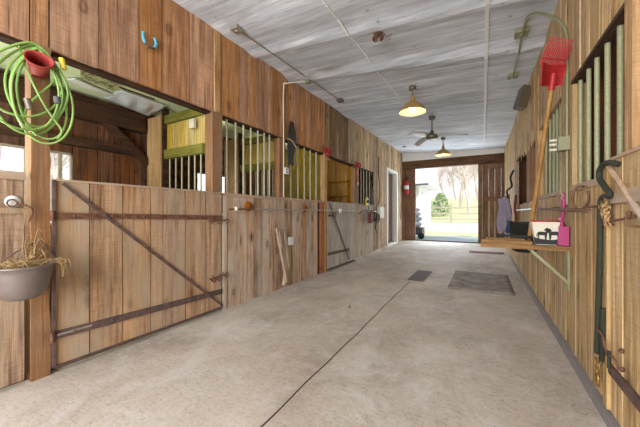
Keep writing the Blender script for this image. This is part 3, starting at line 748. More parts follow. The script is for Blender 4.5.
mb=MB(); mb.tube(smoothpts([(XL+.05,10.15,2.1),(XL+.08,10.05,1.8),(XL+.06,10.2,1.4),(XL+.06,10.1,.9)],6),.012,6); tag(mb.build('wire_cable',M['iron']),'dark cable hanging between the white doorway and the end door','cable')

# ------------------------------------------------------------ right wall
mb=MB()
ry=[-3,-2.6,-2.2,-1.8,-1.4,-1.0]
boards(mb,XR,.03,ry,.05,lambda a,b:cz(XR,(a+b)/2)+.03,1)
up=[1.86,2.06,2.24,2.42,2.60,2.80,2.98,3.14,3.36,3.56,3.80,4.02,4.3,4.6,4.92,5.25,5.6,5.95,6.3,6.7,7.2]
mb.cur=0
for a,b in zip(up,up[1:]):
    zb=2.10 if b<2.83 else (1.0 if b<3.17 else 2.10)
    if b>2.83 and b<=3.17: zb=.07
    if a>=4.5: zb=2.16+random.uniform(-.06,.06)
    boards(mb,XR,.03,[a,b],lambda a,b:zb,lambda a,b:cz(XR,(a+b)/2)+.03,1)
boards(mb,XR,.03,[-1.0,-.5,0,.4,.8,1.2,1.5,1.86],2.55,lambda a,b:cz(XR,(a+b)/2)+.03,1)
lo=[2.125,2.20,2.355,2.494,2.60,2.70,2.82]
boards(mb,XR,.03,lo,.065,1.265,1)
lo=[3.14,3.352,3.5,3.672,3.84,4.005,4.2,4.413,4.65,4.923,5.2,5.579,5.9,6.287,6.7,7.218]
boards(mb,XR,.03,lo,.065,lambda a,b:1.265+random.uniform(-.01,.01),1)
boards(mb,XR,.03,[7.218,7.6,8.0,8.49,8.9,9.4,9.9,10.6],.065,lambda a,b:cz(XR,(a+b)/2)+.03,1)
mb.cur=1
mb.box(XR+.031,XR+.045,2.13,10.6,.05,1.26); mb.box(XR+.031,XR+.045,1.86,10.6,2.2,3.2); mb.box(XR+.031,XR+.045,-3,2.0,2.6,3.2); mb.box(XR+.031,XR+.045,7.25,10.6,.05,3.2); mb.box(XR+.031,XR+.045,2.86,3.12,1.2,2.3)
mb.box(XR+.031,XR+.045,-3,-1.0,.05,2.6)
struct('wall_right',mb,[M['right'],M['dark']])
mb=MB(); mb.box(XR-.004,XR+.08,1.86,2.82,2.075,2.10); struct('trim_30',mb,M['darkh'])
mb=MB(); mb.box(XR-.012,XR+.09,2.08,2.84,1.265,1.305); struct('trim_31',mb,M['trimy'])
mb=MB(); mb.box(XR-.012,XR+.09,3.15,4.42,1.265,1.30); struct('trim_32',mb,M['trimy'])
mb=MB(); mb.box(XR-.005,XR+.10,1.795,1.875,1.38,2.9); struct('trim_33',mb,M['postl'])
mb=MB(); mb.box(XR+.03,XR+.11,2.82,3.14,1.26,2.12); struct('trim_34',mb,M['right'])
mb=MB(); mb.box(XR-.01,XR+.06,4.30,4.46,1.26,2.75); struct('trim_35',mb,M['postl'])
mb=MB(); mb.box(XR-.004,XR+.08,5.05,5.35,1.26,2.2); struct('trim_36',mb,M['post'])
mb=MB(); mb.box(XR-.02,XR+.05,7.0,7.12,1.0,2.75); struct('trim_37',mb,M['trimy'])
mb=MB(); mb.box(XR-.004,XR+.10,2.09,2.125,.07,1.33); struct('trim_38',mb,M['darkh'])
grille(2.0,[2.06,2.235,2.41,2.569,2.755],2.83,'nearest five thick greenish bars in the right wall window',XR+.037,M['galvg'],1.29,2.09,.0135)
grille(3.2,[3.36,3.50,3.655,3.836,4.05],4.2,'greenish bars in the right wall behind the red fork handle',XR+.037,M['galvg'],1.29,2.13,.0135)
# frayed lower edge board over the third opening
mb=MB(); random.seed(5)
for i in range(34):
    y=4.5+i*.045+random.uniform(-.01,.01); mb.prism([(y,2.24),(y+.05,2.24),(y+.035,2.12-random.uniform(0,.12)),(y+.012,2.14-random.uniform(0,.06))],'X',XR-.012,XR-.004)
struct('trim_39',mb,M['right'])
# stall interiors right
mb=MB()
def bkR(y0,y1):
    y=y0
    while y<y1-.01: w=min(.2,y1-y); mb.box(2.3,2.33,y+.004,y+w-.004,0,2.5); y+=w
    mb.box(2.335,2.36,y0,y1,0,2.6)
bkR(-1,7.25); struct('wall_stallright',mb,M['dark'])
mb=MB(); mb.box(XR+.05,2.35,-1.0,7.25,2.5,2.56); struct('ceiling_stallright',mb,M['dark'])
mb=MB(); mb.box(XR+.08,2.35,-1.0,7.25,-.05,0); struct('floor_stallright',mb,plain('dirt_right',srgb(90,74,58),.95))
def xwall(n,y,m):
    mb=MB(); x=XR+.12
    while x<2.28: w=min(.2,2.3-x); mb.box(x+.003,x+w-.003,y,y+.03,0,2.5); x+=w
    mb.box(XR+.05,2.3,y+.035,y+.05,0,2.5)
    struct(n,mb,m)
xwall('wall_partition',3.05,M['dark']); xwall('wall_partition_far',7.2,M['dark']); xwall('wall_partition_near',-1.0,M['dark']); xwall('wall_partition_middle',4.9,M['dark'])
FN=thing('stall_fan','black round wire fan hung inside the right stall behind the bars','fan',(1.05,2.95,1.9))
mb=MB()
for r in (.16,.12,.08,.04): mb.tube([(1.02+r*math.cos(a),2.90,1.88+r*math.sin(a)) for a in [i*PI/12 for i in range(24)]],.004,5,True)
for k in range(12):
    a=PI*k/6; mb.tube([(1.02,2.90,1.88),(1.02+.16*math.cos(a),2.90,1.88+.16*math.sin(a))],.003,5)
mb.build('guard',M['black'],FN)
mb=MB()
for k in range(4):
    a=PI*k/2+.4; mb.beam((1.02,2.93,1.88),(1.02+.13*math.cos(a),2.935,1.88+.13*math.sin(a)),.07,.005,(0,1,.3))
mb.build('blades',M['dkgrey'],FN); MB().lathe([(0,0),(.05,.0),(.05,.08),(0,.08)],(1.02,2.94,1.88),14,'Y').build('motor',M['black'],FN)

# near right stall door
DR=thing('stall_door','nearest stall door on the right with rusty strap, batten and diagonal board','stall door',(XR,1.5,.07))
mb=MB(); boards(mb,XR-.006,.04,[.2,.55,.85,1.15,1.45,1.68,1.885,2.085],.075,1.37,1,gap=.007,jit=.003); mb.build('door_boards',M['right'],DR)
MB().box(XR-.016,XR+.035,.2,2.085,1.37,1.385).build('top_edge',M['trimy'],DR)
MB().box(XR-.026,XR-.009,.2,2.03,1.15,1.215).build('batten',M['trimy'],DR)
MB().box(XR-.024,XR-.008,2.03,2.083,.08,1.365).build('edge_board',M['right'],DR)
MB().beam((XR-.032,2.0,1.355),(XR-.028,1.45,.95),.010,.020,(1,0,0)).build('diagonal_board',M['trimy'],DR)
mb=MB(); mb.beam((XR-.014,2.115,.30),(XR-.014,.9,.30),.010,.055); mb.build('hinge_strap',M['iron'],DR)
LB=MB(); LB.tube([(XR-.04,2.08,1.035),(XR-.035,1.9,1.065),(XR-.03,1.70,1.085)],.006,8)
for y in (1.98,1.72): LB.tube(smoothpts([(XR-.008,y,1.09),(XR-.045,y,1.085),(XR-.045,y,1.05),(XR-.008,y,1.045)],3),.0045,6)
LB.sphere((XR-.035,1.73,1.10),.011,8,6); LB.build('bolt',M['rust'],DR)
mb=MB(); mb.tube(smoothpts([(XR-.01,2.12,.50),(XR-.05,2.06,.485),(XR-.05,1.99,.47),(XR-.05,1.93,.40),(XR-.045,1.88,.415),(XR-.04,1.82,.385)],5),.006,7); mb.sphere((XR-.02,1.86,.455),.011,8,6); mb.sphere((XR-.03,1.82,.385),.012,8,6); mb.build('lower_bolt',M['rust'],DR)
mb=MB(); mb.tube([(XR-.05,1.90,.43),(XR-.05,1.905,.345)],.008,8); mb.build('bolt_pin',M['blackg'],DR)
# dry husk tuft on the latch
mb=MB(); random.seed(12)
for i in range(46):
    p=Vector((XR-.03,1.985+random.uniform(-.03,.03),1.11+random.uniform(-.05,.05))); d=Vector((random.uniform(-.03,.0),random.uniform(-.05,.05),random.uniform(-.07,.07)))
    mb.sheet(lambda u,v,p=p,d=d:p+d*v+Vector((0,.012*(u-.5)*math.sin(PI*min(v+.2,1)),.012*(u-.5)))+Vector((-.01*math.sin(v*3),0,0)),1,4,.001,(1,0,0))
tag(mb.build('dried_husk',M['husk']),'curled dry husk tuft tied on the latch of the nearest right door','dried husk')['kind']='stuff'

# black lead rope with brass snap
LR=thing('lead_rope','thick black lead rope with brass snap hanging beside the nearest right door','lead rope',(XR-.05,2.03,1.3))
mb=MB(); X=XR-.045
P=[(X+.03,1.90,1.335),(X+.01,1.93,1.352),(X,1.985,1.352),(X-.005,2.035,1.325),(X-.005,2.03,1.28),(X-.002,1.97,1.235),(X+.004,1.93,1.20),(X+.010,1.95,1.185),(X+.006,1.99,1.19),(X,2.03,1.17),(X,2.045,1.10),(X,2.048,.9),(X,2.07,.6),(X,2.09,.34)]
mb.tube(smoothpts(P,6),.0135,10)
mb.tube(smoothpts([(X+.012,2.045,.60),(X+.012,2.05,.45),(X+.012,2.055,.38),(X+.012,2.07,.31)],5),.012,8); mb.build('rope',M['blackg'],LR)
mb=MB(); 
for s_ in (-1,1): mb.tube([(X,2.09+s_*.018+.017*math.cos(a),.285+.022*math.sin(a)) for a in [i*PI/6 for i in range(12)]],.005,6,True)
mb.tube([(X,2.09,.265),(X,2.09,.235)],.009,8)
mb.tube([(X,2.088+.018*math.cos(a),.20+.034*math.sin(a)) for a in [i*PI/8 for i in range(16)]],.007,6,True); mb.tube([(X,2.10,.235),(X,2.078,.175)],.006,6); mb.build('snap',M['brass'],LR)

# right pipe rail with hook and horseshoe
R2=thing('pipe_rail','horizontal pipe rail on the right wall above the shelf','rail',(XR-.06,4,1.15))
MB().tube([(XR-.06,4.0,1.155),(XR-.06,6.2,1.16)],.012,8).build('pipe',M['steel'],R2)
MB().tube([(XR-.06,2.16,1.115),(XR-.06,4.0,1.155)],.011,8).build('rusty_pipe',M['rust'],R2)
for y in (2.2,3.2,4.6,6.1): MB().tube([(XR+.0,y,1.12+.01*y),(XR-.06,y,1.115+.01*y)],.008,6).build('bracket',M['rust'],R2)
mb=MB(); mb.tube([(XR-.045-.03*math.cos(a),2.40+.04*math.cos(a),1.20+.075*math.sin(a)) for a in [PI*.62-2*PI*.9*i/16+.0 for i in range(17)]],.008,7); mb.tube([(XR,2.40,1.272),(XR-.05,2.40,1.275)],.004,5)
tag(mb.build('horseshoe',M['rust']),'rusty horseshoe loop hanging under the nearest right barred window','horseshoe')
OR=thing('outlet_box','grey outlet box with plugs on the right wall conduit','outlet',(XR-.01,2.97,1.6))
MB().box(XR-.07,XR-.001,2.86,2.95,1.595,1.70).build('box',M['steelg'],OR)
for z in (1.615,1.655,1.69): MB().box(XR-.115,XR-.07,2.93,2.949,z-.008,z+.008).build('plug',M['cream'],OR)
MB().tube([(XR-.013,2.89,1.59),(XR-.013,2.89,1.17)],.011,8).build('conduit',M['steelg'],OR)

# shelf and what stands on it
SH=thing('wall_shelf','wooden wall shelf with diagonal bracket jutting from the right wall','shelf',(XR-.3,3.0,.84))
MB().box(-.02,XR-.001,2.83,2.99,.81,.845).build('board',M['shelf'],SH)
MB().box(.30,XR-.001,2.995,3.16,.81,.845).build('board',M['shelf'],SH)
MB().beam((.34,2.87,.80),(XR-.008,2.87,.56),.02,.028,(0,1,0)).build('brace',M['steelg'],SH)
MB().beam((.34,3.1,.80),(XR-.008,3.1,.56),.02,.028,(0,1,0)).build('brace',M['steelg'],SH)
MB().box(XR-.018,XR-.001,2.855,2.885,.50,.81).build('wall_bracket',M['steelg'],SH)
for i,(x0,x1,y0,y1,z0,z1,lab) in enumerate(((-.01,.345,2.85,2.90,.845,.875,'front loose wooden slat lying at the outer end of the shelf'),(.0,.33,2.92,2.965,.845,.865,'back loose wooden slat lying flat on the shelf'),(.02,.30,2.86,2.94,.877,.892,'thin top wooden slat lying across the other shelf slats'))):
    mb=MB(); mb.box(x0,x1,y0,y1,z0,z1); tag(mb.build('wooden_slat',M['shelf'],None,((x0+x1)/2,(y0+y1)/2,z0)),lab,'wood slat')
mb=MB(); mb.tube(smoothpts([(.10,2.93,.905),(.2,2.94,.91),(.30,2.92,.905),(.345,2.95,.90)],5),.012,8); mb.tube([(.2,2.90,.905),(.33,2.91,.905)],.010,8); tag(mb.build('black_tool',M['black']),'black tool with looped handle lying on the shelf slats','tool')
# cream tub with horse silhouettes and red rim
TB=thing('storage_tub','cream tub with red rim and black horse pictures on the shelf','tub',(.44,2.93,.845))
mb=MB(); 
def ring(z,x0,x1,y0,y1): return [(x0,y0,z),(x1,y0,z),(x1,y1,z),(x0,y1,z)]
vs=ring(.848,.372,.508,2.88,2.97)+ring(1.035,.345,.535,2.86,2.985)+ring(1.035,.352,.528,2.867,2.978)+ring(.855,.378,.502,2.887,2.963)
fs=[(0,3,2,1),(12,13,14,15)]
for k in range(3):
    for i in range(4): fs.append((k*4+i,k*4+(i+1)%4,k*4+4+(i+1)%4,k*4+4+i))
mb.add(vs,fs); mb.build('body',M['cream'],TB)
mb=MB(); mb.tube([(.343,2.858,1.037),(.537,2.858,1.037),(.537,2.987,1.037),(.343,2.987,1.037)],.006,6,True); mb.build('rim',M['red'],TB)
# horse and rider shapes on the front face
mb=MB()
def sil(poly,s=.09,x0=.36,z0=.862):
    P=[(x0+u*s,z0+v*s) for u,v in poly]
    n=len(P)
    def fy(z): return 2.88-(z-.848)/.187*.02
    vs=[(u,fy(v)-.0015,v) for u,v in P]+[(u,fy(v)+.001,v) for u,v in P]
    mb.add(vs,[tuple(range(n)),tuple(range(2*n-1,n-1,-1))]+[(i,(i+1)%n,n+(i+1)%n,n+i) for i in range(n)])
horse=[(.1,0),(.18,0),(.22,.4),(.55,.4),(.6,0),(.68,0),(.72,.5),(.82,.75),(.98,.72),(1.0,.82),(.85,.98),(.72,.9),(.6,.68),(.25,.7),(.1,.62),(.0,.3),(.06,.3),(.12,.5)]
sil(horse,.10,.372,.885); sil([(-u+1.0,v) for u,v in horse][::-1],.105,.425,.885); sil([(0,0),(1.42,0),(1.5,.5),(1.36,.42),(1.0,.36),(.5,.42),(.1,.5),(-.06,.6)],.1,.366,.852)
mb.build('horse_picture',M['black'],TB)
# pink scoop
PK=thing('feed_scoop','pink plastic scoop standing upright at the wall end of the shelf','scoop',(XR-.04,2.85,.85))
mb=MB(); mb.sheet(lambda u,v:(XR-.075+.055*u+.012*v,2.835+.10*u,.853+.15*v+.03*math.sin(PI*u)*v),8,8,.008,(-1,0,0)); mb.build('pan',M['pink'],PK)
mb=MB(); mb.box(XR-.075,XR-.012,2.832,2.838,.853,1.0); mb.prism([(2.838,1.0),(2.905,1.02),(2.89,1.06),(2.86,1.07)],'X',XR-.06,XR-.045); mb.build('side_lip',M['pink'],PK)
mb=MB(); mb.tube([(XR-.05,2.875,1.04),(XR-.035,2.89,1.12),(XR-.03,2.90,1.21)],[.013,.013,.017],8); mb.tube([(XR-.03,2.90+.016*math.cos(a),1.235+.022*math.sin(a)) for a in [i*PI/6 for i in range(12)]],.008,6,True); mb.build('handle',M['pink'],PK)
# black feed tub on wall further on
FT=thing('feed_tub','black rubber tub hung on the right wall behind and below the shelf','tub',(.41,4.05,.65))
mb=MB(); prof=[(0,.65),(.09,.655),(.125,.68),(.15,.98),(.158,.985),(.158,1.0),(.146,1.0),(.12,.70),(0,.67)]
mb.lathe(prof,(.415,4.05,0),26); mb.build('body',M['black'],FT); mb=MB(); mb.tube(arc((.415,3.90,.99),(.415,4.20,.99),.06,10,(0,0,-1)),.005,6); mb.build('bail',M['steel'],FT)

# red manure fork on its handle
FK=thing('manure_fork','red plastic manure fork standing head-up against the right wall','manure fork',(.36,3.02,.85))
a=Vector((.345,3.05,.848)); b=Vector((.462,2.75,2.14))
mb=MB(); mb.tube([a,a.lerp(b,.5),b],[.0155,.0165,.0155],12); mb.build('handle',M['handle'],FK)
# head: a flat comb whose plane is roughly facing the aisle, tines upward
d=(b-a).normalized(); side=Vector((.62,.78,0)).normalized(); side=(side-d*side.dot(d)).normalized(); nr=d.cross(side).normalized()
mb=MB(); 
def hp(s_,t_,n_=0): return b+side*s_+d*t_+nr*n_
mb.tube([b-d*.10,b+d*.02],.021,10)
vs=[];N=14
for i in range(N+1):
    s_=-.14+.28*i/N
    for t_ in (-.06,.09): vs.append(hp(s_*(.85 if t_<.0 else 1),t_,.05*(1-(s_/.14)**2)*(1 if t_<.0 else .4)))
vs2=[v+nr*.008 for v in vs]; n=len(vs); fs=[(2*i,2*i+2,2*i+3,2*i+1) for i in range(N)]
fs2=[(n+2*i+1,n+2*i+3,n+2*i+2,n+2*i) for i in range(N)]
rim=[(2*i,n+2*i,n+2*i+2,2*i+2) for i in range(N)]+[(2*i+1,2*i+3,n+2*i+3,n+2*i+1) for i in range(N)]+[(0,1,n+1,n),(2*N,n+2*N,n+2*N+1,2*N+1)]
mb.add(vs+vs2,fs+fs2+rim); hd=mb.build('head',M['red'],FK)
for i in range(13):
    mb=MB()
    s_=-.134+.268*i/12; mb.tube([hp(s_,.08,.02),hp(s_,.16,.0),hp(s_*1.03,.25,-.03)],[.0055,.0055,.003],6); mb.build('tine',M['red'],hd)
mb=MB()
for t_ in (.12,): mb.tube([hp(-.137,t_,.012),hp(.137,t_,.012)],.006,6)
mb.build('cross_rib',M['red'],hd)

# speaker
SP=thing('speaker','small dark brown speaker box tilted under the ceiling on the right wall','speaker',(.5,5.0,2.8))
mb=MB(); mb.xf=Matrix.Translation((.50,4.95,2.74))@Matrix.Rotation(.28,4,'Y')@Matrix.Rotation(.2,4,'Z')
mb.box(-.065,.055,-.09,.09,-.15,.15); cab=mb.build('cabinet',M['speaker'],SP)
mb=MB(); mb.xf=Matrix.Translation((.50,4.95,2.74))@Matrix.Rotation(.28,4,'Y')@Matrix.Rotation(.2,4,'Z'); mb.box(-.074,-.066,-.08,.08,-.14,.14); mb.build('grille',M['dkgrey'],cab)
MB().beam((.53,4.95,2.76),(XR,4.95,2.80),.03,.03).build('mount',M['iron'],SP)

# hanging tack on the far right
def hang(name,label,cat,pts,r,m,parts=None,group=None):
    mb=MB(); mb.tube(smoothpts(pts,6),r,8); return tag(mb.build(name,m,None,pts[0]),label,cat,group)
mb=MB(); mb.sheet(lambda u,v:(.28+.22*u+.02*math.sin(v*7+u*4),6.95+.12*u+.04*math.sin(u*19),1.40+.1*u-.72*v),8,14,.02,(-1,0,0)); tag(mb.build('horse_blanket',M['lilac']),'pale lilac-grey cloth hanging on the far right wall past the shelf','blanket')
mb=MB(); mb.sheet(lambda u,v:(.40+.12*u+.015*math.sin(v*6+u*5),6.75+.05*math.sin(u*7),.96-.26*v),6,8,.02,(0,-1,0)); tag(mb.build('blue_cloth',M['blue']),'dark blue cloth hanging just left of the black tub','cloth')
hang('dark_halter','dark halter hanging above the lilac-grey cloth on the far right wall','halter',[(.52,6.7,1.95),(.47,6.75,1.8),(.50,6.85,1.65),(.42,6.85,1.55),(.45,6.9,1.40)],.018,M['black'])
hang('maroon_lead','maroon lead rope hanging beside the lilac-grey cloth','lead rope',[(.54,6.5,1.45),(.52,6.45,1.2),(.54,6.5,1.0),(.5,6.45,.85)],.022,M['maroon'])
hang('coiled_wire','thin looped wire hung under the right pipe rail beside the fork handle','wire',[(XR-.06,3.9,1.16),(XR-.10,3.95,1.08),(XR-.09,4.1,1.06),(XR-.06,4.2,1.12)],.008,M['steel'])

# ------------------------------------------------------------ far end
YF=10.62
def fzz(x): return 0
mb=MB(); mb.box(XL-.1,XR+.12,YF-.02,YF+.16,2.72,3.00); struct('trim_40',mb,M['beamx'])
mb=MB(); mb.box(XL,XR+.05,YF-.06,YF+.1,3.0,3.40); struct('wall_far',mb,M['white'])
mb=MB(); mb.box(XL,XL+.09,YF-.05,YF+.05,.1,2.72); struct('trim_41',mb,M['brown'])
def enddoor(n,xs,y):
    mb=MB()
    for a,b in zip(xs,xs[1:]): mb.box(a+.002,b-.002,y,y+.03,.14,2.74)
    return struct(n,mb,M['brown'])
d1=enddoor('door_1',[-2.50,-2.37,-2.25,-2.13],YF+.06)
d2=enddoor('door_2',[-.14,-.02,.16,.33,.50,.66],YF+.06)
for o,(x0,x1) in ((d1,(-2.5,-2.13)),(d2,(-.14,.62))):
    for z in (.15,1.5,2.55): MB().box(max(x0,-.018) if x0>-1 else x0,x1,YF+.03,YF+.06,z,z+.14).build('door_rail',M['brown'],o)
MB().box(-.14,-.02,YF+.03,YF+.06,.15,2.7).build('door_stile',M['brown'],d2)
MB().box(.16,.19,YF+.035,YF+.058,.35,1.5).build('pale_strip',M['postl'],d2)
MB().lathe([(0,.03),(.02,.03),(.03,0)],(-.08,YF+.0,1.42),10,'Y').build('door_knob',M['cream'],d2)
mb=MB(); mb.box(XL,XR+.1,YF+.02,YF+.22,.06,.145); struct('trim_42',mb,M['darkh'])
# fire extinguisher
FE=thing('fire_extinguisher','red fire extinguisher on the far end wall left of the open doorway','fire extinguisher',(-2.44,YF-.1,1.8))
mb=MB(); mb.lathe([(0,1.80),(.075,1.80),(.085,1.83),(.085,2.22),(.06,2.28),(.025,2.30),(.025,2.34),(0,2.34)],(-2.42,YF-.07,0),16); mb.build('cylinder',M['red'],FE)
MB().lathe([(.086,1.98),(.0865,1.98),(.0865,2.12),(.086,2.12)],(-2.42,YF-.07,0),16).build('label_band',M['white'],FE)
mb=MB(); mb.beam((-2.42,YF-.07,2.36),(-2.34,YF-.12,2.42),.02,.02); mb.beam((-2.42,YF-.07,2.34),(-2.35,YF-.12,2.34),.02,.015); mb.tube(smoothpts([(-2.42,YF-.07,2.34),(-2.50,YF-.12,2.36),(-2.51,YF-.13,2.1),(-2.49,YF-.13,1.9)],5),.012,6); mb.build('valve_and_hose',M['black'],FE)

# ------------------------------------------------------------ lamps and fan
def lamp(x,y,label):
    z=cz(x,y); zs=2.78+.0*y
    o=thing('pendant_lamp',label,'ceiling lamp',(x,y,zs))
    MB().lathe([(0,0),(.055,0),(.055,-.05),(.03,-.06),(0,-.06)],(x,y,z),16).build('canopy',M['pewter'],o)
    MB().tube([(x,y,z-.05),(x,y,zs+.18)],.012,8).build('stem',M['pewter'],o)
    sk=MB().lathe([(.0,.19),(.025,.19),(.035,.15),(.04,.10),(.05,.07),(.0,.07)],(x,y,zs),16).build('socket_cup',M['shade'],o)
    mb=MB(); mb.lathe([(.03,.085),(.07,.075),(.125,.035),(.17,-.02),(.198,-.07),(.203,-.078)],(x,y,zs),32)
    mb.cur=1; mb.lathe([(.201,-.079),(.194,-.070),(.164,-.022),(.12,.028),(.066,.064),(.03,.070)],(x,y,zs),32)
    mb.build('shade',[M['shade'],M['shadein']],o)
    MB().sphere((x,y,zs-.01),.045,14,10).build('bulb',M['bulb'],sk)
    li=bpy.data.lights.new('lamp_light','POINT'); li.energy=5; li.color=(1,.80,.52); li.shadow_soft_size=.05
    lo=bpy.data.objects.new('lamp_light',li); col.objects.link(lo); lo.location=(x,y,zs-.13)
    return o
lamp(-.965,4.62,'nearest brass-coloured pendant lamp, lit, under the whitewashed ceiling')
lamp(-.95,8.45,'farther small pendant lamp in front of the end doorway')
fx,fy=-.93,6.35; z=cz(fx,fy)
FA=thing('ceiling_fan','grey three-bladed ceiling fan between the two pendant lamps','ceiling fan',(fx,fy,2.7))
MB().lathe([(0,0),(.06,0),(.065,-.05),(.02,-.07),(0,-.07)],(fx,fy,z),16).build('canopy',M['pewter'],FA)
MB().tube([(fx,fy,z-.05),(fx,fy,2.80)],.014,8).build('downrod',M['pewter'],FA)
MB().lathe([(0,.12),(.03,.12),(.05,.05),(.11,.02),(.12,-.03),(.08,-.06),(0,-.065)],(fx,fy,2.72),20).build('motor',M['pewter'],FA)
for a in (.12,2.25,4.2):
    mb=MB(); ca,sa=math.cos(a),math.sin(a)
    mb.sheet(lambda u,v:(fx+ca*(.12+.55*u)-sa*(v-.5)*(.10+.08*math.sin(PI*min(1,u*1.05))),fy+sa*(.12+.55*u)+ca*(v-.5)*(.10+.08*math.sin(PI*min(1,u*1.05))),2.725+.05*(v-.5)-.04*u),10,3,.008)
    mb.build('blade',M['blade'],FA)

# ------------------------------------------------------------ floor things
GR=thing('floor_drain','dark iron drain grate set in the concrete where the crack ends','drain grate',(-.96,5.2,.0))
x0,x1,y0,y1=-1.08,-.84,4.83,5.68
mb=MB()
for i in range(6): x=x0+(x1-x0)*i/5; mb.box(x-.007,x+.007,y0,y1,.004,.012)
for i in range(9): y=y0+(y1-y0)*i/8; mb.box(x0,x1,y-.016,y+.016,.004,.011)
mb.build('grate',plain('grate_iron',srgb(96,88,86),.7),GR); MB().box(x0-.01,x1+.01,y0-.01,y1+.01,.0005,.003).build('sump',M['black'],GR)
t=NT('mat_rubber',.9); a=t.noise(t.coords((3,30,1)),2,4); b=t.noise(t.coords(),6,5)
mm=t.out(t.mix(t.ramp(b,[(.35,0.0),(.7,1.0)]),srgb(124,116,110),srgb(166,158,152))); 
mb=MB(); mb.sheet(lambda u,v:(-.455+.83*u,4.60+1.40*v,.003+.002*math.sin(u*9+v*7)),12,16,.010); tag(mb.build('floor_mat',mm),'worn grey rubber mat lying flat on the concrete floor','mat')
mb=MB(); mb.sheet(lambda u,v:(-.32+.78*u,8.55+.28*v,fz(8.55+.28*v)+.012),4,2,.008); tag(mb.build('floor_strip',plain('reddish_board',srgb(160,136,126),.9)),'thin reddish board lying across the floor near the far doorway','board')
# debris beside the kerb: one object, nobody could count it
mb=MB(); random.seed(21)
for i in range(60):
    y=random.uniform(1.6,7); x=XR-.04-abs(random.gauss(0,.05)); 
    mb.tube([(x,y,.004),(x+random.uniform(-.03,.03),y+random.uniform(-.03,.03),.006)],.002,4)
for i in range(30):
    y=random.uniform(2,7); x=XL+.03+abs(random.gauss(0,.08)); mb.tube([(x,y,.004),(x+random.uniform(-.03,.03),y+random.uniform(-.03,.03),.006)],.002,4)
tag(mb.build('straw_litter',M['straw']),'scattered bits of straw along the foot of both walls','straw',kind='stuff')
for (x,y,l) in ((-1.35,3.05,'single brown dry leaf lying near the left stall fronts'),(-.12,1.55,'small brown leaf lying on the near concrete floor')):
    mb=MB(); mb.sheet(lambda u,v:(x+.035*(u-.5)*math.sin(PI*(v*.9+.05)),y+.05*(v-.5),.004+.008*abs(u-.5)*2),4,5,.001); tag(mb.build('dry_leaf',M['rust']),l,'leaf')

# ------------------------------------------------------------ outside of the barn
mb=MB(); mb.prism([(-4.4,2.6),(3.0,2.6),(3.0,3.0),(-.9,6.2),(-4.4,3.2)],'Y',-3.2,-3.1)
# (near gable is only the roof line; aisle stays open below)
mb=MB()
mb.add([(-4.3,-3.1,3.5),(-.9,-3.1,6.0),(2.9,-3.1,3.5),(-4.3,10.9,3.5),(-.9,10.9,6.0),(2.9,10.9,3.5),(-4.3,-3.1,3.6),(-.9,-3.1,6.1),(2.9,-3.1,3.6),(-4.3,10.9,3.6),(-.9,10.9,6.1),(2.9,10.9,3.6)],
 [(0,3,4,1),(1,4,5,2),(6,7,10,9),(7,8,11,10),(0,1,7,6),(1,2,8,7),(3,9,10,4),(4,10,11,5),(0,6,9,3),(2,5,11,8)])
struct('ceiling_roof',mb,M['dkgrey'])
mb=MB(); mb.box(-4.2,2.8,10.8,10.86,3.02,3.55); mb.box(-4.2,-2.55,10.8,10.86,0,3.55); mb.box(.58,2.8,10.8,10.86,0,3.55); mb.add([(-4.2,10.83,3.5),(2.8,10.83,3.5),(-.9,10.83,6.0)],[(0,1,2)])
mb.box(2.75,2.8,-3.1,10.86,0,3.55); mb.box(-4.25,-4.2,7.6,10.86,0,3.55); mb.box(-3.95,-3.9,-3.1,7.6,2.46,3.7)
struct('wall_outside',mb,M['dark'])
# terrain
mb=MB()
def hz(x,y):
    h=0.03
    if y>21: h+=(y-21)*.055+max(0,y-40)*.05
    if x<-9: h+=(-9-x)*.04
    return h
XX=[-70,-50,-35,-25,-18,-13,-9,-6.5,-5.2,-4.3,-3,-1,1,3,8,20,40]; YY=[-30,-12,-6,-3.05,0,3,6,8.5,10.9,13,16,19,21,24,28,33,40,55,80]
vs=[(x,y,hz(x,y)-.02) for x in XX for y in YY]; W=len(YY); fs=[]
for i in range(len(XX)-1):
    for j in range(W-1):
        xm=(XX[i]+XX[i+1])/2; ym=(YY[j]+YY[j+1])/2
        if -4.3<xm<3 and -3.05<ym<10.9: continue
        fs.append((i*W+j,(i+1)*W+j,(i+1)*W+j+1,i*W+j+1))
mb.add(vs,fs,True); struct('ground',mb,M['ground'])
# house by the yard
HS=thing('outbuilding','white sided outbuilding with pale steep roof beyond the doorway','building',(-7,22,0))
mb=MB(); mb.box(-9.5,-3.75,20,25,0,3.1); mb.build('wall',M['siding'],HS)
mb=MB(); mb.add([(-10,19.4,3.0),(-3.1,19.4,3.0),(-3.1,25.5,3.0),(-10,25.5,3.0),(-10,22.5,6.3),(-3.35,22.5,6.3)],[(0,1,2,3),(0,1,5,4),(3,4,5,2),(1,2,5),(0,4,3)]); mb.build('roof',M['roofg'],HS)
mb=MB(); mb.beam((-10,19.36,3.0),(-3.05,19.36,3.0),.1,.12); mb.build('fascia',M['dkgrey'],HS)
MB().box(-3.745,-3.70,21,22,1.2,2.6).build('window',M['roofg'],HS)
MB().box(-3.98,-3.86,19.5,19.62,0,3.0).build('porch_post',M['dkgrey'],HS)
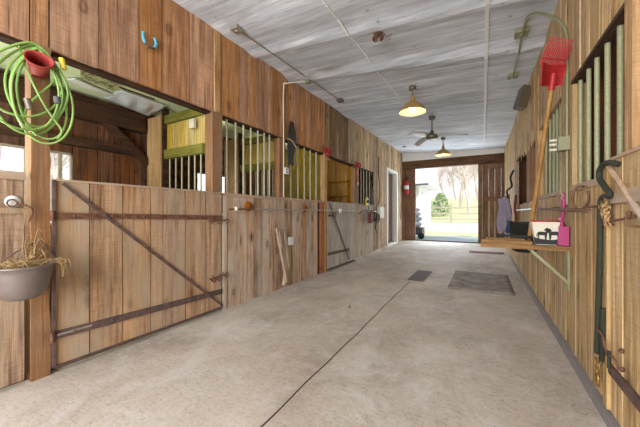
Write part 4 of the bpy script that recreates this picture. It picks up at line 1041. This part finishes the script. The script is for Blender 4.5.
# cart just outside
CT=thing('yard_cart','grey garden cart with white sacks just outside the end doorway','cart',(-2.4,12.9,.05))
MB().box(-2.75,-2.25,12.7,13.1,.18,.50).build('tray',M['dkgrey'],CT)
for x in (-2.7,-2.3): MB().lathe([(0,-.03),(.13,-.03),(.14,0),(.13,.03),(0,.03)],(x,12.68,.14),18,'Y').build('wheel',M['black'],CT)
mb=MB(); mb.tube([(-2.23,12.72,.16),(-2.23,12.72,.55)],.02,6); mb.tube([(-2.23,13.08,.16),(-2.23,13.08,.55)],.02,6); mb.build('corner_post',M['white'],CT)
for (x,z,r) in ((-2.5,.62,.17),(-2.45,.86,.14),(-2.52,1.08,.15),(-2.5,1.28,.10)):
    mb=MB(); mb.sphere((x,12.9,z),r,12,8,(1.25,1,.8)); mb.v=[p+Vector((math.sin(p.z*31)*.012,0,math.sin(p.x*29)*.012)) for p in mb.v]
    mb.build('sack',M['roofg'] if r!=.14 else plain('pale_blue_sack',srgb(190,206,222),.8),CT)
# pasture fence
FC=thing('pasture_fence','three-rail weathered wooden fence crossing the bright pasture','fence',(-3,26,0))
xs=[-11.5,-8.4,-5.4,-2.35,.6,3.6,6.6]
for i,x in enumerate(xs): MB().box(x-.08,x+.08,26+.1*i-.08,26+.1*i+.08,0,1.95).build('post',M['fence'],FC)
for z in (.62,1.10,1.60):
    for (a,b) in zip(range(len(xs)-1),range(1,len(xs))):
        MB().beam((xs[a],25.93+.1*a,z+.04*math.sin(a*2)),(xs[b],25.93+.1*b,z+.02),.04,.13).build('rail',M['fence'],FC)
# paddock fence seen through the stall windows
FS=thing('paddock_fence','wooden fence outside seen through the back windows of the nearest stall','fence',(-9,2,0))
for y in (-2.5,-.5,1.5,3.5,5.5,7.5): MB().box(-9.08,-8.92,y-.07,y+.07,0,1.5).build('post',M['fence'],FS)
for z in (.6,1.0,1.4): MB().box(-8.92,-8.88,-2.6,7.6,z-.06,z+.06).build('rail',M['fence'],FS)
# trees
def tree_mesh(seed,h,lev=4):
    random.seed(seed); mb=MB()
    def br(p,d,L,r,k):
        n=3; P=[p]; q=p
        for i in range(n):
            d=(d+Vector((random.uniform(-.16,.16),random.uniform(-.16,.16),random.uniform(-.02,.12)))).normalized(); q=q+d*L/n; P.append(q)
        mb.tube(P,[r*(1-.14*i) for i in range(n+1)],5 if k>1 else 3,cap=False)
        if k==0: return
        for j in range(4 if k>2 else 4):
            t=random.uniform(.4,1.0); pp=p.lerp(q,t); a=random.uniform(0,2*PI); sp=random.uniform(.5,.95)
            dd=(d+Vector((math.cos(a)*sp,math.sin(a)*sp,.25))).normalized(); br(pp,dd,L*random.uniform(.55,.72),max(.018,r*.5),k-1)
    br(Vector((0,0,-.1)),Vector((0,0,1)),h*.42,h*.018,lev)
    return mb
tp=[]
for i,(s_,h) in enumerate(((1,9),(2,11),(5,10))):
    o=tree_mesh(s_,h).build('bare_tree',M['bark']); tag(o,'pale leafless tree in the woods beyond the pasture','tree','bare trees beyond the pasture'); tp.append(o)
spots=[(-9.6,44),(-7.5,36),(-6.6,50),(-4.4,41),(-2.9,47),(-1.4,38),(-.4,52),(1.2,43),(-5.6,58),(-3.3,60),(-8.8,55),(-.9,62),(-11.5,50),(-4.9,66),(-2.0,57)]
random.seed(8)
for i,(x,y) in enumerate(spots):
    o=tp[i%3] if i<3 else tp[i%3].copy()
    if i>=3: col.objects.link(o)
    o.location=(x,y,hz(x,y)); o.rotation_euler=(0,0,random.uniform(0,6)); s_=random.uniform(.9,1.3); o.scale=(s_,s_,s_)
for i,(x,y) in enumerate(((-19,1.5),(-21,4.0),(-18,5.8),(-23,6.8),(-20,9.0),(-24,2.6),(-22,11),(-26,4.9),(-17,3.2),(-25,8.2))):
    o=tp[i%3].copy(); col.objects.link(o); o.location=(x,y,hz(x,y)); o.rotation_euler=(0,0,i*1.3); o.scale=(.9,.9,.9)
    tag(o,'pale leafless tree outside seen through the stall back windows','tree','bare trees behind the stall windows')
def bush(x,y,r,h,label,seed):
    o=thing('evergreen_bush',label,'bush',(x,y,hz(x,y)))
    random.seed(seed); mb=MB(); z0=hz(x,y)
    for i in range(420):
        a=random.uniform(0,2*PI); t=random.uniform(.05,1); rr=r*math.sqrt(random.random())*(1-.75*t**1.6)
        p=Vector((x+rr*math.cos(a),y+rr*math.sin(a),z0+h*t)); s_=random.uniform(.12,.24)
        q=[p+Vector((random.uniform(-s_,s_),random.uniform(-s_,s_),random.uniform(-s_,s_))) for _ in range(4)]
        mb.add(q,[(0,1,2),(0,2,3)])
    f=mb.build('foliage',M['leaf'],o); MB().tube([(x,y,z0),(x,y,z0+h*.6)],.08,6).build('trunk',M['bark'],o)
bush(-5.9,33,1.5,3.4,'pale green evergreen bush behind the fence beside the outbuilding',31)
bush(-4.2,35,1.3,2.6,'second smaller evergreen bush behind the fence',32)

# ------------------------------------------------------------ camera, light, world
cam=bpy.data.cameras.new('camera'); cam.sensor_width=36; cam.lens=16.0; cam.clip_start=.05; cam.clip_end=300
co=bpy.data.objects.new('camera',cam); col.objects.link(co); co.location=(0,0,CAM); co.rotation_euler=(PI/2,0,math.atan(163/284.4)); sc.camera=co
w=bpy.data.worlds.new('world'); sc.world=w; w.use_nodes=True; nt=w.node_tree; bg=nt.nodes['Background']
tc=nt.nodes.new('ShaderNodeTexCoord'); sx=nt.nodes.new('ShaderNodeSeparateXYZ'); nt.links.new(tc.outputs['Generated'],sx.inputs[0])
rp=nt.nodes.new('ShaderNodeValToRGB'); nt.links.new(sx.outputs[2],rp.inputs[0])
rp.color_ramp.elements[0].position=.0; rp.color_ramp.elements[0].color=(1.0,.98,.97,1); rp.color_ramp.elements[1].position=.6; rp.color_ramp.elements[1].color=(.72,.84,1,1)
nt.links.new(rp.outputs[0],bg.inputs[0]); bg.inputs[1].default_value=1.15
def light(kind,name,loc,energy,color,size=None,direction=None,sy=None):
    l=bpy.data.lights.new(name,kind); l.energy=energy; l.color=color
    if kind=='AREA':
        l.size=size; 
        if sy: l.shape='RECTANGLE'; l.size_y=sy
    elif kind=='SUN': l.angle=size or .02
    else: l.shadow_soft_size=size or .1
    o=bpy.data.objects.new(name,l); col.objects.link(o); o.location=loc
    if direction: o.rotation_euler=Vector(direction).to_track_quat('-Z','Y').to_euler()
    return o
light('SUN','sun',(10,-10,20),2.6,(1,.95,.86),.01,(-.62,.55,-.56))
# added fill behind the camera, standing in for daylight from the open near end
light('AREA','near_end_fill',(-1,-2.9,1.5),235,(.96,.97,1),2.9,(0,1,.12),2.4)
# daylight at the far doorway
light('AREA','far_doorway_daylight',(-1.14,YF+.4,1.4),60,(.84,.92,1),1.9,(0,-1,.14),2.2)
# unseen fill lights added to brighten the stall interiors
for (x,y,z,e,c) in ((-3.1,.3,1.4,30,(.98,1,.84)),(-3.25,2.75,2.25,1.6,(1,.93,.75)),(-3.25,4.1,2.25,5,(1,.92,.7)),(-3.25,5.4,2.25,5,(1,.85,.6)),(1.5,1.2,2.3,5,(1,.8,.55)),(1.5,4.0,2.3,4,(1,.85,.6))):
    light('POINT','stall_fill',(x,y,z),e,c,.12)
vs=sc.view_settings; vs.view_transform='Standard'; vs.look='None'; vs.exposure=0.55; vs.gamma=1; vs.use_curve_mapping=False
sc.cycles.max_bounces=8; sc.cycles.diffuse_bounces=5; sc.cycles.use_denoising=True; sc.cycles.sample_clamp_indirect=4
